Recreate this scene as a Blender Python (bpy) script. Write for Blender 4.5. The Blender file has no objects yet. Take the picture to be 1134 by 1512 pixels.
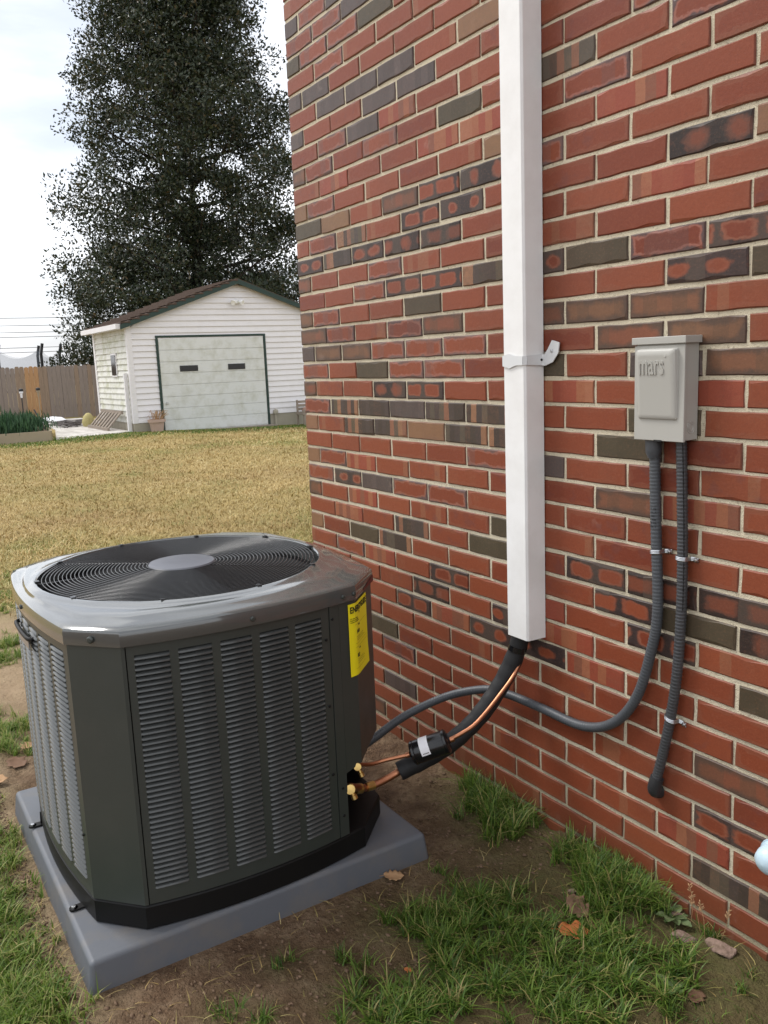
import bpy, bmesh, math, random
import numpy as np
from mathutils import Vector, Matrix

random.seed(7)
rng = np.random.default_rng(11)
scn = bpy.context.scene
COL = scn.collection

# ------------------------------------------------------------------ camera
CAM = Vector((3.1938, -1.6194, 1.3995))
AZ, PITCH, ROLL, FPX = -1.0153, 0.1746, 0.0403, 1266.66
fw = Vector((math.sin(AZ)*math.cos(PITCH), math.cos(AZ)*math.cos(PITCH), -math.sin(PITCH)))
rt = Vector((math.cos(AZ), -math.sin(AZ), 0))
dn = fw.cross(rt)
R_ = rt*math.cos(ROLL) + dn*math.sin(ROLL)
D_ = -rt*math.sin(ROLL) + dn*math.cos(ROLL)
cd = bpy.data.cameras.new('camera')
cd.sensor_fit = 'HORIZONTAL'; cd.sensor_width = 36; cd.lens = 36*FPX/1134
cd.clip_start = 0.05; cd.clip_end = 3000
cam = bpy.data.objects.new('camera', cd); COL.objects.link(cam)
m = Matrix.Identity(4)
for i in range(3):
    m[i][0] = R_[i]; m[i][1] = -D_[i]; m[i][2] = -fw[i]; m[i][3] = CAM[i]
cam.matrix_world = m
scn.camera = cam

# ------------------------------------------------------------------ sky, sun, exposure
SUN_EL = math.radians(52)
SUN_DIR = Vector((-0.84, -0.54, 0)).normalized()      # horizontal direction towards the sun
w = bpy.data.worlds.new('World'); scn.world = w; w.use_nodes = True
nt = w.node_tree; nt.nodes.clear()
def wn(t, **k):
    n = nt.nodes.new(t)
    for a, b in k.items(): setattr(n, a, b)
    return n
sky = wn('ShaderNodeTexSky', sky_type='NISHITA', sun_disc=False)
sky.sun_elevation = SUN_EL
sky.sun_rotation = math.atan2(SUN_DIR.x, SUN_DIR.y)
sky.air_density = 1.0; sky.dust_density = 2.0; sky.ozone_density = 1.0
tc = wn('ShaderNodeTexCoord')
mp = wn('ShaderNodeMapping'); mp.inputs['Scale'].default_value = (1.1, 1.1, 4.2); mp.inputs['Location'].default_value = (.35, .1, .9)
ns = wn('ShaderNodeTexNoise'); ns.inputs['Scale'].default_value = 2.1; ns.inputs['Detail'].default_value = 6; ns.inputs['Roughness'].default_value = .52
cr = wn('ShaderNodeValToRGB'); cr.color_ramp.elements[0].position = .33; cr.color_ramp.elements[1].position = .60
cr.color_ramp.elements[0].color = (.62, .62, .62, 1); cr.color_ramp.elements[1].color = (1, 1, 1, 1)
cl = wn('ShaderNodeValToRGB')                      # lit and shaded parts of the cloud layer
cl.color_ramp.elements[0].position = .30; cl.color_ramp.elements[1].position = .62
cl.color_ramp.elements[0].color = (8.4, 8.8, 9.6, 1); cl.color_ramp.elements[1].color = (13.2, 13.4, 13.8, 1)
mx = wn('ShaderNodeMix', data_type='RGBA')
bg = wn('ShaderNodeBackground'); bg.inputs['Strength'].default_value = .075
wo = wn('ShaderNodeOutputWorld')
L = nt.links.new
L(tc.outputs['Generated'], mp.inputs['Vector']); L(mp.outputs['Vector'], ns.inputs['Vector'])
L(ns.outputs['Fac'], cr.inputs['Fac']); L(ns.outputs['Fac'], cl.inputs['Fac'])
L(cr.outputs['Color'], mx.inputs['Factor']); L(sky.outputs['Color'], mx.inputs['A']); L(cl.outputs['Color'], mx.inputs['B'])
L(mx.outputs['Result'], bg.inputs['Color']); L(bg.outputs['Background'], wo.inputs['Surface'])

sd = bpy.data.lights.new('sun', 'SUN'); sd.energy = 1.5; sd.angle = math.radians(20); sd.color = (1, .97, .93)
sun = bpy.data.objects.new('sun', sd); COL.objects.link(sun)
sv = Vector((SUN_DIR.x*math.cos(SUN_EL), SUN_DIR.y*math.cos(SUN_EL), math.sin(SUN_EL)))
sun.rotation_euler = sv.to_track_quat('Z', 'Y').to_euler()
sun.location = (0, 0, 20)

vs = scn.view_settings
vs.view_transform = 'Standard'; vs.look = 'None'; vs.gamma = 1; vs.use_curve_mapping = False
vs.exposure = 0.8

# ------------------------------------------------------------------ helpers
def new_obj(name, data, parent=None, label=None, cat=None, group=None, kind=None):
    o = bpy.data.objects.new(name, data); COL.objects.link(o)
    if parent is not None: o.parent = parent
    if label: o['label'] = label
    if cat: o['category'] = cat
    if group: o['group'] = group
    if kind: o['kind'] = kind
    return o

def empty(name, loc, label, cat, group=None, rz=0):
    o = new_obj(name, None, None, label, cat, group)
    o.location = loc; o.rotation_euler = (0, 0, rz); o.empty_display_size = .05
    return o

class MB:
    """collects vertices and faces in WORLD (or local) space; build() links one mesh object"""
    def __init__(s): s.v = []; s.f = []; s.mi = []; s.cur = 0
    def add(s, vs_, fs_):
        b = len(s.v); s.v += [tuple(p) for p in vs_]
        for f in fs_: s.f.append(tuple(b+i for i in f)); s.mi.append(s.cur)
    def box(s, x0, x1, y0, y1, z0, z1):
        s.add([(x0,y0,z0),(x1,y0,z0),(x1,y1,z0),(x0,y1,z0),(x0,y0,z1),(x1,y0,z1),(x1,y1,z1),(x0,y1,z1)],
              [(0,3,2,1),(4,5,6,7),(0,1,5,4),(1,2,6,5),(2,3,7,6),(3,0,4,7)])
    def bar(s, a, b, wx, wy, up=(0,0,1)):
        a = Vector(a); b = Vector(b); d = (b-a).normalized(); u = Vector(up)
        if abs(d.dot(u)) > .98: u = Vector((1,0,0))
        x = d.cross(u).normalized(); y = x.cross(d).normalized()
        p = []
        for c in (a, b):
            for sx, sy in ((-1,-1),(1,-1),(1,1),(-1,1)): p.append(c + x*sx*wx/2 + y*sy*wy/2)
        s.add(p, [(0,1,2,3),(7,6,5,4),(0,4,5,1),(1,5,6,2),(2,6,7,3),(3,7,4,0)])
    def rings(s, rings, cap0=True, cap1=True):
        n = len(rings[0]); b = len(s.v)
        for r in rings: s.v += [tuple(p) for p in r]
        for i in range(len(rings)-1):
            for j in range(n):
                k = (j+1) % n
                s.f.append((b+i*n+j, b+i*n+k, b+(i+1)*n+k, b+(i+1)*n+j)); s.mi.append(s.cur)
        if cap0: s.f.append(tuple(b+j for j in reversed(range(n)))); s.mi.append(s.cur)
        if cap1: s.f.append(tuple(b+(len(rings)-1)*n+j for j in range(n))); s.mi.append(s.cur)
    def tube(s, pts, r, n=10, cap=True):
        pts = [Vector(p) for p in pts]
        rr = r if hasattr(r, '__len__') else [r]*len(pts)
        T = []
        for i in range(len(pts)):
            T.append((pts[min(i+1, len(pts)-1)] - pts[max(i-1, 0)]).normalized())
        u = Vector((0,0,1)) if abs(T[0].z) < .9 else Vector((1,0,0))
        x = T[0].cross(u).normalized(); out = []
        for p, t, q in zip(pts, T, rr):
            x = (x - t*x.dot(t)).normalized(); y = t.cross(x)
            out.append([p + x*math.cos(2*math.pi*j/n)*q + y*math.sin(2*math.pi*j/n)*q for j in range(n)])
        s.rings(out, cap, cap)
    def disc_axis(s, c, axis, prof, n=20):
        """lathe: prof = [(r, h)...] along axis from c"""
        a = Vector(axis).normalized(); u = Vector((0,0,1)) if abs(a.z) < .9 else Vector((1,0,0))
        x = a.cross(u).normalized(); y = a.cross(x); c = Vector(c)
        s.rings([[c + a*h + x*math.cos(2*math.pi*j/n)*max(r,1e-5) + y*math.sin(2*math.pi*j/n)*max(r,1e-5) for j in range(n)] for r, h in prof])
    def build(s, name, mat, parent=None, label=None, cat=None, group=None, kind=None, smooth=False, loc=None, fixn=True):
        me = bpy.data.meshes.new(name); off = Vector((0,0,0))
        if parent is not None: off = Vector(world_loc(parent))
        if loc is not None: off = Vector(loc)
        me.from_pydata([(p[0]-off.x, p[1]-off.y, p[2]-off.z) for p in s.v], [], s.f)
        mats = mat if isinstance(mat, (list, tuple)) else [mat]
        for mm in mats: me.materials.append(mm)
        if len(mats) > 1: me.polygons.foreach_set('material_index', s.mi)
        if fixn:
            bm = bmesh.new(); bm.from_mesh(me); bmesh.ops.recalc_face_normals(bm, faces=bm.faces); bm.to_mesh(me); bm.free()
        if smooth:
            me.polygons.foreach_set('use_smooth', [True]*len(me.polygons))
            me.set_sharp_from_angle(angle=math.radians(smooth if smooth is not True else 35))
        o = new_obj(name, me, parent, label, cat, group, kind)
        if parent is None and loc is not None: o.location = loc
        return o

def world_loc(o):
    v = Vector(o.location)
    while o.parent: o = o.parent; v = v + Vector(o.location)
    return v

def fast_mesh(name, V, F, mat, attrs=None, **k):
    """V (n,3) array, F (m,k) array"""
    me = bpy.data.meshes.new(name); V = np.asarray(V, np.float32); F = np.asarray(F, np.int32)
    m_, k_ = F.shape
    me.vertices.add(len(V)); me.vertices.foreach_set('co', V.ravel())
    me.loops.add(m_*k_); me.loops.foreach_set('vertex_index', F.ravel())
    me.polygons.add(m_); me.polygons.foreach_set('loop_start', np.arange(m_, dtype=np.int32)*k_)
    me.update(calc_edges=True)
    if attrs:
        for an, arr in attrs.items():
            a = me.attributes.new(an, 'FLOAT', 'POINT'); a.data.foreach_set('value', np.asarray(arr, np.float32))
    me.materials.append(mat)
    return new_obj(name, me, **k)

def catmull(P, step):
    P = [Vector(p) for p in P]; P = [P[0]*2-P[1]] + P + [P[-1]*2-P[-2]]; out = []
    for i in range(1, len(P)-2):
        a, b, c, d = P[i-1:i+3]; n = max(2, int((c-b).length/step))
        for k in range(n):
            t = k/n
            out.append(.5*((2*b) + (c-a)*t + (2*a-5*b+4*c-d)*t*t + (3*b-a-3*c+d)*t**3))
    out.append(P[-2]); return out

def bevel(o, wd, seg=2, ang=40):
    b = o.modifiers.new('bevel', 'BEVEL'); b.width = wd; b.segments = seg; b.limit_method = 'ANGLE'; b.angle_limit = math.radians(ang)
    o.data.polygons.foreach_set('use_smooth', [True]*len(o.data.polygons))
    wn_ = o.modifiers.new('wn', 'WEIGHTED_NORMAL'); wn_.keep_sharp = True
    return o

# value noise in numpy
_perm = rng.random((256, 256))
def vnoise(x, y):
    xi = np.floor(x).astype(int); yi = np.floor(y).astype(int); fx = x-xi; fy = y-yi
    fx = fx*fx*(3-2*fx); fy = fy*fy*(3-2*fy)
    g = lambda a, b: _perm[a % 256, b % 256]
    return (g(xi,yi)*(1-fx)+g(xi+1,yi)*fx)*(1-fy) + (g(xi,yi+1)*(1-fx)+g(xi+1,yi+1)*fx)*fy
def fbm(x, y, o=4):
    s = 0; a = 1; t = 0
    for i in range(o): s = s+a*vnoise(x*2**i+17*i, y*2**i+31*i); t += a; a *= .5
    return s/t
def smooth01(a, b, x):
    t = np.clip((x-a)/(b-a), 0, 1); return t*t*(3-2*t)

# ------------------------------------------------------------------ materials
class NT:
    def __init__(s, name, rough=.6, spec=.5, metal=0):
        s.m = bpy.data.materials.new(name); s.m.use_nodes = True; s.t = s.m.node_tree
        s.b = s.t.nodes['Principled BSDF']; s.b.inputs['Roughness'].default_value = rough
        s.b.inputs['Specular IOR Level'].default_value = spec; s.b.inputs['Metallic'].default_value = metal
    def n(s, t, **k):
        q = s.t.nodes.new(t)
        for a, b in k.items(): setattr(q, a, b)
        return q
    def l(s, a, b): s.t.links.new(a, b)
    def val(s, sock, v):
        if isinstance(v, (int, float)): sock.default_value = v
        elif isinstance(v, tuple): sock.default_value = v if len(v) == 4 or sock.type == 'VECTOR' else (*v, 1)
        else: s.l(v, sock)
    def math(s, op, a, b=None, c=None, clamp=False):
        q = s.n('ShaderNodeMath', operation=op, use_clamp=clamp)
        s.val(q.inputs[0], a)
        if b is not None: s.val(q.inputs[1], b)
        if c is not None: s.val(q.inputs[2], c)
        return q.outputs[0]
    def mix(s, f, a, b):
        q = s.n('ShaderNodeMix', data_type='RGBA'); s.val(q.inputs['Factor'], f); s.val(q.inputs['A'], a); s.val(q.inputs['B'], b)
        return q.outputs['Result']
    def ramp(s, f, stops, interp='LINEAR'):
        q = s.n('ShaderNodeValToRGB'); q.color_ramp.interpolation = interp; e = q.color_ramp.elements
        while len(e) < len(stops): e.new(.5)
        for x, (p, c) in zip(e, stops): x.position = p; x.color = (*c, 1) if len(c) == 3 else c
        s.l(f, q.inputs['Fac']); return q.outputs['Color']
    def noise(s, vec, sc, det=4, rough=.55, dist=0):
        q = s.n('ShaderNodeTexNoise'); q.inputs['Scale'].default_value = sc; q.inputs['Detail'].default_value = det
        q.inputs['Roughness'].default_value = rough; q.inputs['Distortion'].default_value = dist
        if vec is not None: s.l(vec, q.inputs['Vector'])
        return q.outputs['Fac']
    def obj(s): return s.n('ShaderNodeTexCoord').outputs['Object']
    def pos(s): return s.n('ShaderNodeNewGeometry').outputs['Position']
    def attr(s, name): return s.n('ShaderNodeAttribute', attribute_name=name).outputs['Fac']
    def color(s, c): s.val(s.b.inputs['Base Color'], c)
    def rough(s, c): s.val(s.b.inputs['Roughness'], c)
    def bump(s, h, st=.3, d=.002):
        q = s.n('ShaderNodeBump'); q.inputs['Strength'].default_value = st; q.inputs['Distance'].default_value = d
        s.l(h, q.inputs['Height']); s.l(q.outputs['Normal'], s.b.inputs['Normal'])
def smear(c, f): return tuple(x*f for x in c)

def simple(name, c, rough=.5, spec=.5, metal=0, var=.12, sc=8, bump=0, bsc=60, bd=.002, dirt=None, dirtamt=.5):
    k = NT(name, rough, spec, metal); p = k.pos()
    n1 = k.noise(p, sc, 5)
    col = k.mix(n1, smear(c, 1-var), smear(c, 1+var))
    if dirt:
        f = k.math('MULTIPLY', k.math('SMOOTH_MIN', k.math('MULTIPLY', k.math('SUBTRACT', k.noise(p, sc*2.3, 6, .65), .45, clamp=True), 4), 1, .1), dirtamt)
        col = k.mix(f, col, dirt)
    k.color(col)
    rr = k.math('MULTIPLY_ADD', k.noise(p, sc*3, 4), .25, rough-.12); k.rough(rr)
    if bump: k.bump(k.noise(p, bsc, 3), bump, bd)
    return k.m

RED = (.232, .055, .024); PINK = (.25, .095, .058); DARK = (.029, .021, .018); OLIVE = (.09, .071, .043); TAN = (.24, .13, .064); PURP = (.088, .062, .056)
def brick_mat(kind):
    k = NT('brick_'+kind, .42, .24)
    uvn = k.n('ShaderNodeUVMap', uv_map='UVMap'); sep = k.n('ShaderNodeSeparateXYZ'); k.l(uvn.outputs[0], sep.inputs[0])
    u, v = sep.outputs[0], sep.outputs[1]
    seed = k.attr('seed'); s2 = k.math('FRACT', k.math('MULTIPLY', seed, 7.13)); s3 = k.math('FRACT', k.math('MULTIPLY', seed, 23.7)); s4 = k.math('FRACT', k.math('MULTIPLY', seed, 61.3))
    cv = k.n('ShaderNodeCombineXYZ'); k.l(k.math('MULTIPLY', u, 3.2), cv.inputs[0]); k.l(v, cv.inputs[1]); k.l(k.math('MULTIPLY', seed, 90), cv.inputs[2])
    P = cv.outputs[0]
    n1 = k.noise(P, 1.6, 4, .5); n2 = k.noise(P, 5, 5, .6); n3 = k.noise(P, 26, 3, .6)
    nd = k.math('MULTIPLY', k.math('SUBTRACT', n1, .5), .55)
    ndf = k.math('MULTIPLY', k.math('SUBTRACT', n2, .5), .12)
    dx = k.math('SUBTRACT', 1.6, k.math('MULTIPLY', k.math('ABSOLUTE', k.math('SUBTRACT', u, .5)), 3.2))
    dy = k.math('SUBTRACT', .5, k.math('ABSOLUTE', k.math('SUBTRACT', v, .5)))
    e = k.math('ADD', k.math('ADD', k.math('SMOOTH_MIN', dx, dy, .12), nd), ndf)      # distance to the brick's edge
    red = k.mix(s2, RED, (.155, .031, .016)); red = k.mix(k.math('MULTIPLY', s3, .6), red, (.29, .078, .034))
    red = k.mix(k.math('MULTIPLY', n2, .4), red, smear(RED, .72))
    dark = k.mix(s2, DARK, (.075, .05, .047)); dark = k.mix(n2, smear(DARK, .8), dark)
    def band(x, a, b):    # smooth step node
        q = k.n('ShaderNodeMapRange', interpolation_type='SMOOTHSTEP'); k.val(q.inputs[0], x); q.inputs[1].default_value = a; q.inputs[2].default_value = b; return q.outputs[0]
    def stripes(n, amt=1.0):
        xx = k.math('FLOOR', k.math('MULTIPLY', k.math('ADD', u, k.math('MULTIPLY', nd, .06)), n))
        wv = k.n('ShaderNodeTexWhiteNoise', noise_dimensions='2D'); c2 = k.n('ShaderNodeCombineXYZ'); k.l(xx, c2.inputs[0]); k.l(k.math('MULTIPLY', seed, 77), c2.inputs[1]); k.l(c2.outputs[0], wv.inputs['Vector'])
        return wv.outputs['Value']
    rough = .42
    if kind == 'red':
        rim = k.math('MULTIPLY', k.math('SUBTRACT', 1, band(e, .03, .24)), k.math('MULTIPLY', s4, .75))
        core = k.math('SUBTRACT', 1, band(k.math('ABSOLUTE', k.math('SUBTRACT', e, .17)), .0, .045))
        col = k.mix(rim, red, (.215, .077, .043)); col = k.mix(k.math('MULTIPLY', core, k.math('MULTIPLY', s4, .35)), col, PINK)
        st = k.math('MULTIPLY', k.math('GREATER_THAN', stripes(7), .86), k.math('GREATER_THAN', s3, .72))
        col = k.mix(k.math('MULTIPLY', st, .45), col, (.27, .13, .07))
        sm = k.math('MULTIPLY', k.math('GREATER_THAN', s2, .7), k.math('MULTIPLY', band(n1, .52, .68), .35)); col = k.mix(sm, col, (.13, .05, .045))
    elif kind == 'flash':      # red core, pale halo, smoky rim
        c1 = band(e, .16, .24); c0 = band(e, .045, .15)
        rimc = k.mix(s3, (.085, .052, .05), (.17, .1, .085))
        col = k.mix(c0, rimc, k.mix(s4, PINK, (.28, .105, .075))); col = k.mix(c1, col, red)
        col = k.mix(k.math('MULTIPLY', k.math('GREATER_THAN', stripes(5), .8), .35), col, rimc)
    elif kind in ('spot', 'frame'):   # dark face with red islands
        cnt = 2.0
        fx = k.math('SUBTRACT', k.math('FRACT', k.math('ADD', k.math('MULTIPLY', u, cnt), k.math('MULTIPLY', k.math('SUBTRACT', s3, .5), .5))), .5)
        if kind == 'spot':
            ax = k.math('MULTIPLY', k.math('ABSOLUTE', fx), k.math('MULTIPLY_ADD', s4, 1.3, 1.15)); ay = k.math('MULTIPLY', k.math('ABSOLUTE', k.math('SUBTRACT', v, .5)), k.math('MULTIPLY_ADD', s2, .9, 1.0))
        else:
            ax = k.math('MULTIPLY', k.math('ABSOLUTE', fx), 1.75); ay = k.math('MULTIPLY', k.math('ABSOLUTE', k.math('SUBTRACT', v, .5)), 2.1)
        pw = 2.2 if kind == 'spot' else 5.0
        dd = k.math('ADD', k.math('POWER', k.math('ADD', k.math('POWER', ax, pw), k.math('POWER', ay, pw)), 1/pw), k.math('ADD', nd, k.math('MULTIPLY', ndf, 2.2)))
        a0, a1, b0, b1 = (.34, .58, .22, .34) if kind == 'spot' else (.60, .80, .46, .60)
        amt = k.math('MULTIPLY_ADD', s2, 1.1, .3, clamp=True)
        halo = k.math('MULTIPLY', k.math('SUBTRACT', 1, band(dd, a0, a1)), amt); core = k.math('MULTIPLY', k.math('SUBTRACT', 1, band(dd, b0, b1)), amt)
        col = k.mix(halo, dark, k.mix(k.math('MULTIPLY_ADD', s3, .5, .2), PINK, RED)); col = k.mix(core, col, red)
        sv_ = k.math('MULTIPLY', k.math('GREATER_THAN', stripes(4), .6), .5); col = k.mix(k.math('MULTIPLY', sv_, k.math('SUBTRACT', 1, halo)), col, (.1, .075, .058))
    elif kind == 'stripe':
        r = stripes(8); col = k.ramp(r, [(0, smear(DARK, 1.7)), (.34, (.095, .075, .055)), (.52, (.31, .15, .08)), (.66, OLIVE), (.78, (.062, .045, .042)), (.9, (.26, .11, .065))], 'CONSTANT')
        col = k.mix(k.math('MULTIPLY', n2, .35), col, smear(OLIVE, .8))
    elif kind == 'stripered':
        r = stripes(7); col = k.ramp(r, [(0, (.27, .062, .036)), (.4, (.31, .12, .06)), (.58, (.25, .055, .033)), (.74, (.2, .085, .052)), (.9, (.33, .14, .075))], 'CONSTANT')
        col = k.mix(k.math('MULTIPLY', n2, .4), col, red)
    elif kind == 'olive':
        col = k.mix(n1, smear(OLIVE, .62), OLIVE); col = k.mix(k.math('MULTIPLY', k.math('GREATER_THAN', stripes(3), .6), .35), col, smear(OLIVE, .6))
    elif kind == 'tan':
        col = k.mix(n1, smear(TAN, .72), TAN); col = k.mix(k.math('MULTIPLY', k.math('SUBTRACT', 1, band(e, .02, .2)), .4), col, (.17, .1, .07)); col = k.mix(k.math('MULTIPLY', s4, .5), col, (.24, .115, .07))
    elif kind == 'purple':
        col = k.mix(stripes(6), smear(PURP, .7), smear(PURP, 1.12)); col = k.mix(k.math('MULTIPLY', n1, .5), col, (.1, .085, .075))
    elif kind == 'brown':
        c1 = band(e, .05, .36); st = k.math('MULTIPLY', k.math('GREATER_THAN', stripes(5), .55), .5); ce = k.mix(s4, (.20, .065, .036), (.175, .088, .048)); ce = k.mix(st, ce, (.115, .066, .04)); col = k.mix(c1, (.085, .055, .04), ce)
    # soot and pits, moss and damp low on the wall
    col = k.mix(k.math('MULTIPLY', band(n3, .62, .78), .35), col, smear(DARK, 1.2))
    rimd = k.math('MULTIPLY', k.math('SUBTRACT', 1, band(k.math('ADD', k.math('MINIMUM', dx, dy), k.math('MULTIPLY', ndf, .7)), .0, .045)), .4)
    col = k.mix(rimd, col, (.07, .04, .033))
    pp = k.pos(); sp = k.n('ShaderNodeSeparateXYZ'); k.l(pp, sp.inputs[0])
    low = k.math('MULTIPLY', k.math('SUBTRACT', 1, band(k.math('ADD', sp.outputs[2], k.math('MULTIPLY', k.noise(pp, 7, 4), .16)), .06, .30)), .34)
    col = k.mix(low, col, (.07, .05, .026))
    big = k.noise(pp, 1.7, 5, .6); col = k.mix(k.math('MULTIPLY', band(big, .45, .7), .22), col, (.09, .045, .033))
    fine = k.noise(P, 11, 6, .7); col = k.mix(k.math('MULTIPLY', band(fine, .5, .75), .22), col, smear(DARK, 1.6)); col = k.mix(k.math('MULTIPLY', band(fine, .5, .28), .16), col, (.34, .15, .085))
    ef = k.math('MULTIPLY', band(k.noise(pp, 9, 6, .7), .60, .76), .24); col = k.mix(ef, col, (.40, .30, .25))
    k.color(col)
    k.rough(k.math('MULTIPLY_ADD', n2, .25, .33))
    k.bump(k.math('ADD', k.math('MULTIPLY', n2, .7), k.math('MULTIPLY', n3, .35)), .28, .0025)
    return k.m
BK = ['red', 'flash', 'spot', 'frame', 'stripe', 'stripered', 'olive', 'tan', 'purple', 'brown']
BM = {q: brick_mat(q) for q in BK}

def mortar_mat():
    k = NT('mortar', .9, .25); p = k.pos()
    n1 = k.noise(p, 14, 5, .6); n2 = k.noise(p, 160, 3, .6); n3 = k.noise(p, 420, 2)
    c = k.mix(n1, (.51, .445, .315), (.66, .59, .45)); c = k.mix(k.math('MULTIPLY', k.math('GREATER_THAN', n2, .62), .45), c, (.25, .2, .14))
    sp = k.n('ShaderNodeSeparateXYZ'); k.l(p, sp.inputs[0])
    low = k.math('SUBTRACT', 1, k.math('MULTIPLY', k.math('ADD', sp.outputs[2], k.math('MULTIPLY', k.noise(p, 5, 4), .25)), 2.6), clamp=True)
    c = k.mix(k.math('MULTIPLY', low, .8), c, (.16, .13, .055))
    k.color(c); k.bump(k.math('ADD', n2, n3), .7, .003); return k.m
MORTAR = mortar_mat()

def ground_mat():
    k = NT('soil_and_turf', .95, .2); p = k.pos()
    moss, lawn, pale = k.attr('moss'), k.attr('lawn'), k.attr('pale')
    n0 = k.noise(p, 2.2, 5, .6); n1 = k.noise(p, 11, 6, .62); n2 = k.noise(p, 70, 5, .65); n3 = k.noise(p, 300, 3)
    dirt = k.ramp(n1, [(.30, (.105, .062, .036)), (.48, (.185, .116, .069)), (.62, (.265, .182, .113)), (.75, (.36, .26, .17))])
    dirt = k.mix(k.math('MULTIPLY', k.math('SUBTRACT', n2, .42, clamp=True), 1.6), dirt, (.05, .031, .02))
    dirt = k.mix(k.math('MULTIPLY', k.math('GREATER_THAN', n3, .66), .5), dirt, (.30, .235, .165))
    dirt = k.mix(pale, dirt, k.mix(n1, (.31, .215, .13), (.50, .375, .24)))
    mcol = k.mix(n2, (.045, .062, .014), (.115, .105, .03))
    f = k.math('MULTIPLY', moss, k.math('MULTIPLY_ADD', n1, 1.5, -.1), clamp=True)
    c = k.mix(f, dirt, mcol)
    straw = k.ramp(n2, [(.25, (.27, .19, .075)), (.5, (.36, .265, .105)), (.75, (.45, .34, .15))])
    straw = k.mix(k.math('MULTIPLY', k.math('SUBTRACT', k.noise(p, .9, 5, .6), .55, clamp=True), 2.6), straw, (.15, .17, .03))
    straw = k.mix(k.math('MULTIPLY', k.math('SUBTRACT', n0, .6, clamp=True), 2.2), straw, (.27, .16, .075))
    c = k.mix(k.math('MULTIPLY', lawn, k.math('MULTIPLY_ADD', n1, 1.4, .3), clamp=True), c, straw)
    c = k.mix(k.math('MULTIPLY', k.attr('green'), k.math('MULTIPLY_ADD', n1, 1.3, .1), clamp=True), c, k.mix(n2, (.06, .10, .012), (.17, .21, .03)))
    k.color(c)
    k.bump(k.math('ADD', k.math('MULTIPLY', n2, .9), k.math('MULTIPLY', n1, .8)), 1.0, .03)
    return k.m

def blade_mat(name, stops, rough=.5, trans=.35):
    k = NT(name, rough, .35); g = k.n('ShaderNodeNewGeometry'); r = g.outputs['Random Per Island']
    c = k.ramp(r, stops); k.color(c)
    tl = k.n('ShaderNodeBsdfTranslucent'); k.l(c, tl.inputs['Color']); ms = k.n('ShaderNodeMixShader'); ms.inputs[0].default_value = trans
    k.l(k.b.outputs[0], ms.inputs[1]); k.l(tl.outputs[0], ms.inputs[2]); k.l(ms.outputs[0], k.t.nodes['Material Output'].inputs['Surface'])
    return k.m
def straw_mat():
    k = NT('straw_blade', .7, .3); r = k.n('ShaderNodeNewGeometry').outputs['Random Per Island']; p = k.pos()
    c = k.ramp(r, [(0, (.33, .225, .08)), (.3, (.43, .305, .115)), (.65, (.53, .39, .165)), (.9, (.60, .48, .25))])
    c = k.mix(k.math('MULTIPLY', k.math('SUBTRACT', k.noise(p, .45, 5, .65), .47, clamp=True), 3.2, clamp=True), c, (.25, .145, .06))
    g = k.math('MULTIPLY', k.math('SUBTRACT', k.noise(p, .8, 6, .7), .47, clamp=True), 4.2, clamp=True)
    c = k.mix(k.math('MULTIPLY', g, k.math('GREATER_THAN', r, .35)), c, (.15, .18, .04)); gg = k.math('MULTIPLY', k.math('SUBTRACT', k.noise(p, .33, 4, .6), .5, clamp=True), 4.5, clamp=True); c = k.mix(k.math('MULTIPLY', gg, .6), c, (.20, .20, .055)); k.color(c); return k.m
GRASS = blade_mat('grass_blade', [(0, (.04, .085, .012)), (.3, (.075, .145, .02)), (.6, (.12, .205, .028)), (.82, (.18, .265, .045)), (.955, (.36, .30, .12))])
STRAW = straw_mat()
GRASS2 = blade_mat('sunlit_grass_blade', [(0, (.07, .13, .016)), (.35, (.12, .20, .025)), (.7, (.19, .28, .04)), (.95, (.42, .38, .15))])  # yellower greens, lightened further so the colour carries the sunlight on these clumps
LEAF = blade_mat('magnolia_leaf', [(0, (.012, .020, .010)), (.45, (.024, .036, .016)), (.75, (.040, .052, .024)), (.93, (.065, .062, .034)), (1, (.10, .075, .04))], .42, .12)
SHRUB = blade_mat('shrub_leaf', [(0, (.018, .05, .02)), (.5, (.035, .085, .035)), (1, (.065, .13, .06))], .6, .2)
WEED = blade_mat('weed_leaf', [(0, (.09, .13, .05)), (.5, (.13, .18, .075)), (1, (.2, .25, .12))], .5, .25)

def painted(name, c, rough, coat=0, sc=5, dust=None):
    k = NT(name, rough, .5); p = k.pos(); n = k.noise(p, sc, 5, .6)
    col = k.mix(n, smear(c, .9), smear(c, 1.1))
    if dust:
        f = k.math('MULTIPLY', k.math('SUBTRACT', k.noise(p, sc*4, 6, .7), .5, clamp=True), 1.2); col = k.mix(f, col, dust)
    k.color(col); k.rough(k.math('MULTIPLY_ADD', k.noise(p, sc*5, 4), .16, rough-.08))
    if coat: k.b.inputs['Coat Weight'].default_value = coat; k.b.inputs['Coat Roughness'].default_value = .07; k.b.inputs['Coat IOR'].default_value = 1.7
    k.bump(k.noise(p, 900, 2), .05, .0006)
    return k.m
AC_PAINT = painted('condenser_paint', (.041, .048, .043), .34, 0, 3, (.062, .064, .056))
AC_CAP = painted('cap_paint', (.058, .064, .062), .22, 1.0, 4)
AC_LOUV = painted('louver_paint', (.066, .071, .069), .24, 0, 6, (.10, .10, .095))
AC_BLACK = painted('base_plastic', (.007, .007, .007), .5); AC_BLACK.node_tree.nodes['Principled BSDF'].inputs['Specular IOR Level'].default_value = .22
AC_DARK = simple('dark_inside', (.012, .012, .013), .7, .3)
WIRE = painted('grille_wire_paint', (.03, .031, .033), .24)
HUBM = painted('hub_plate_paint', (.12, .125, .145), .42)
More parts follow.
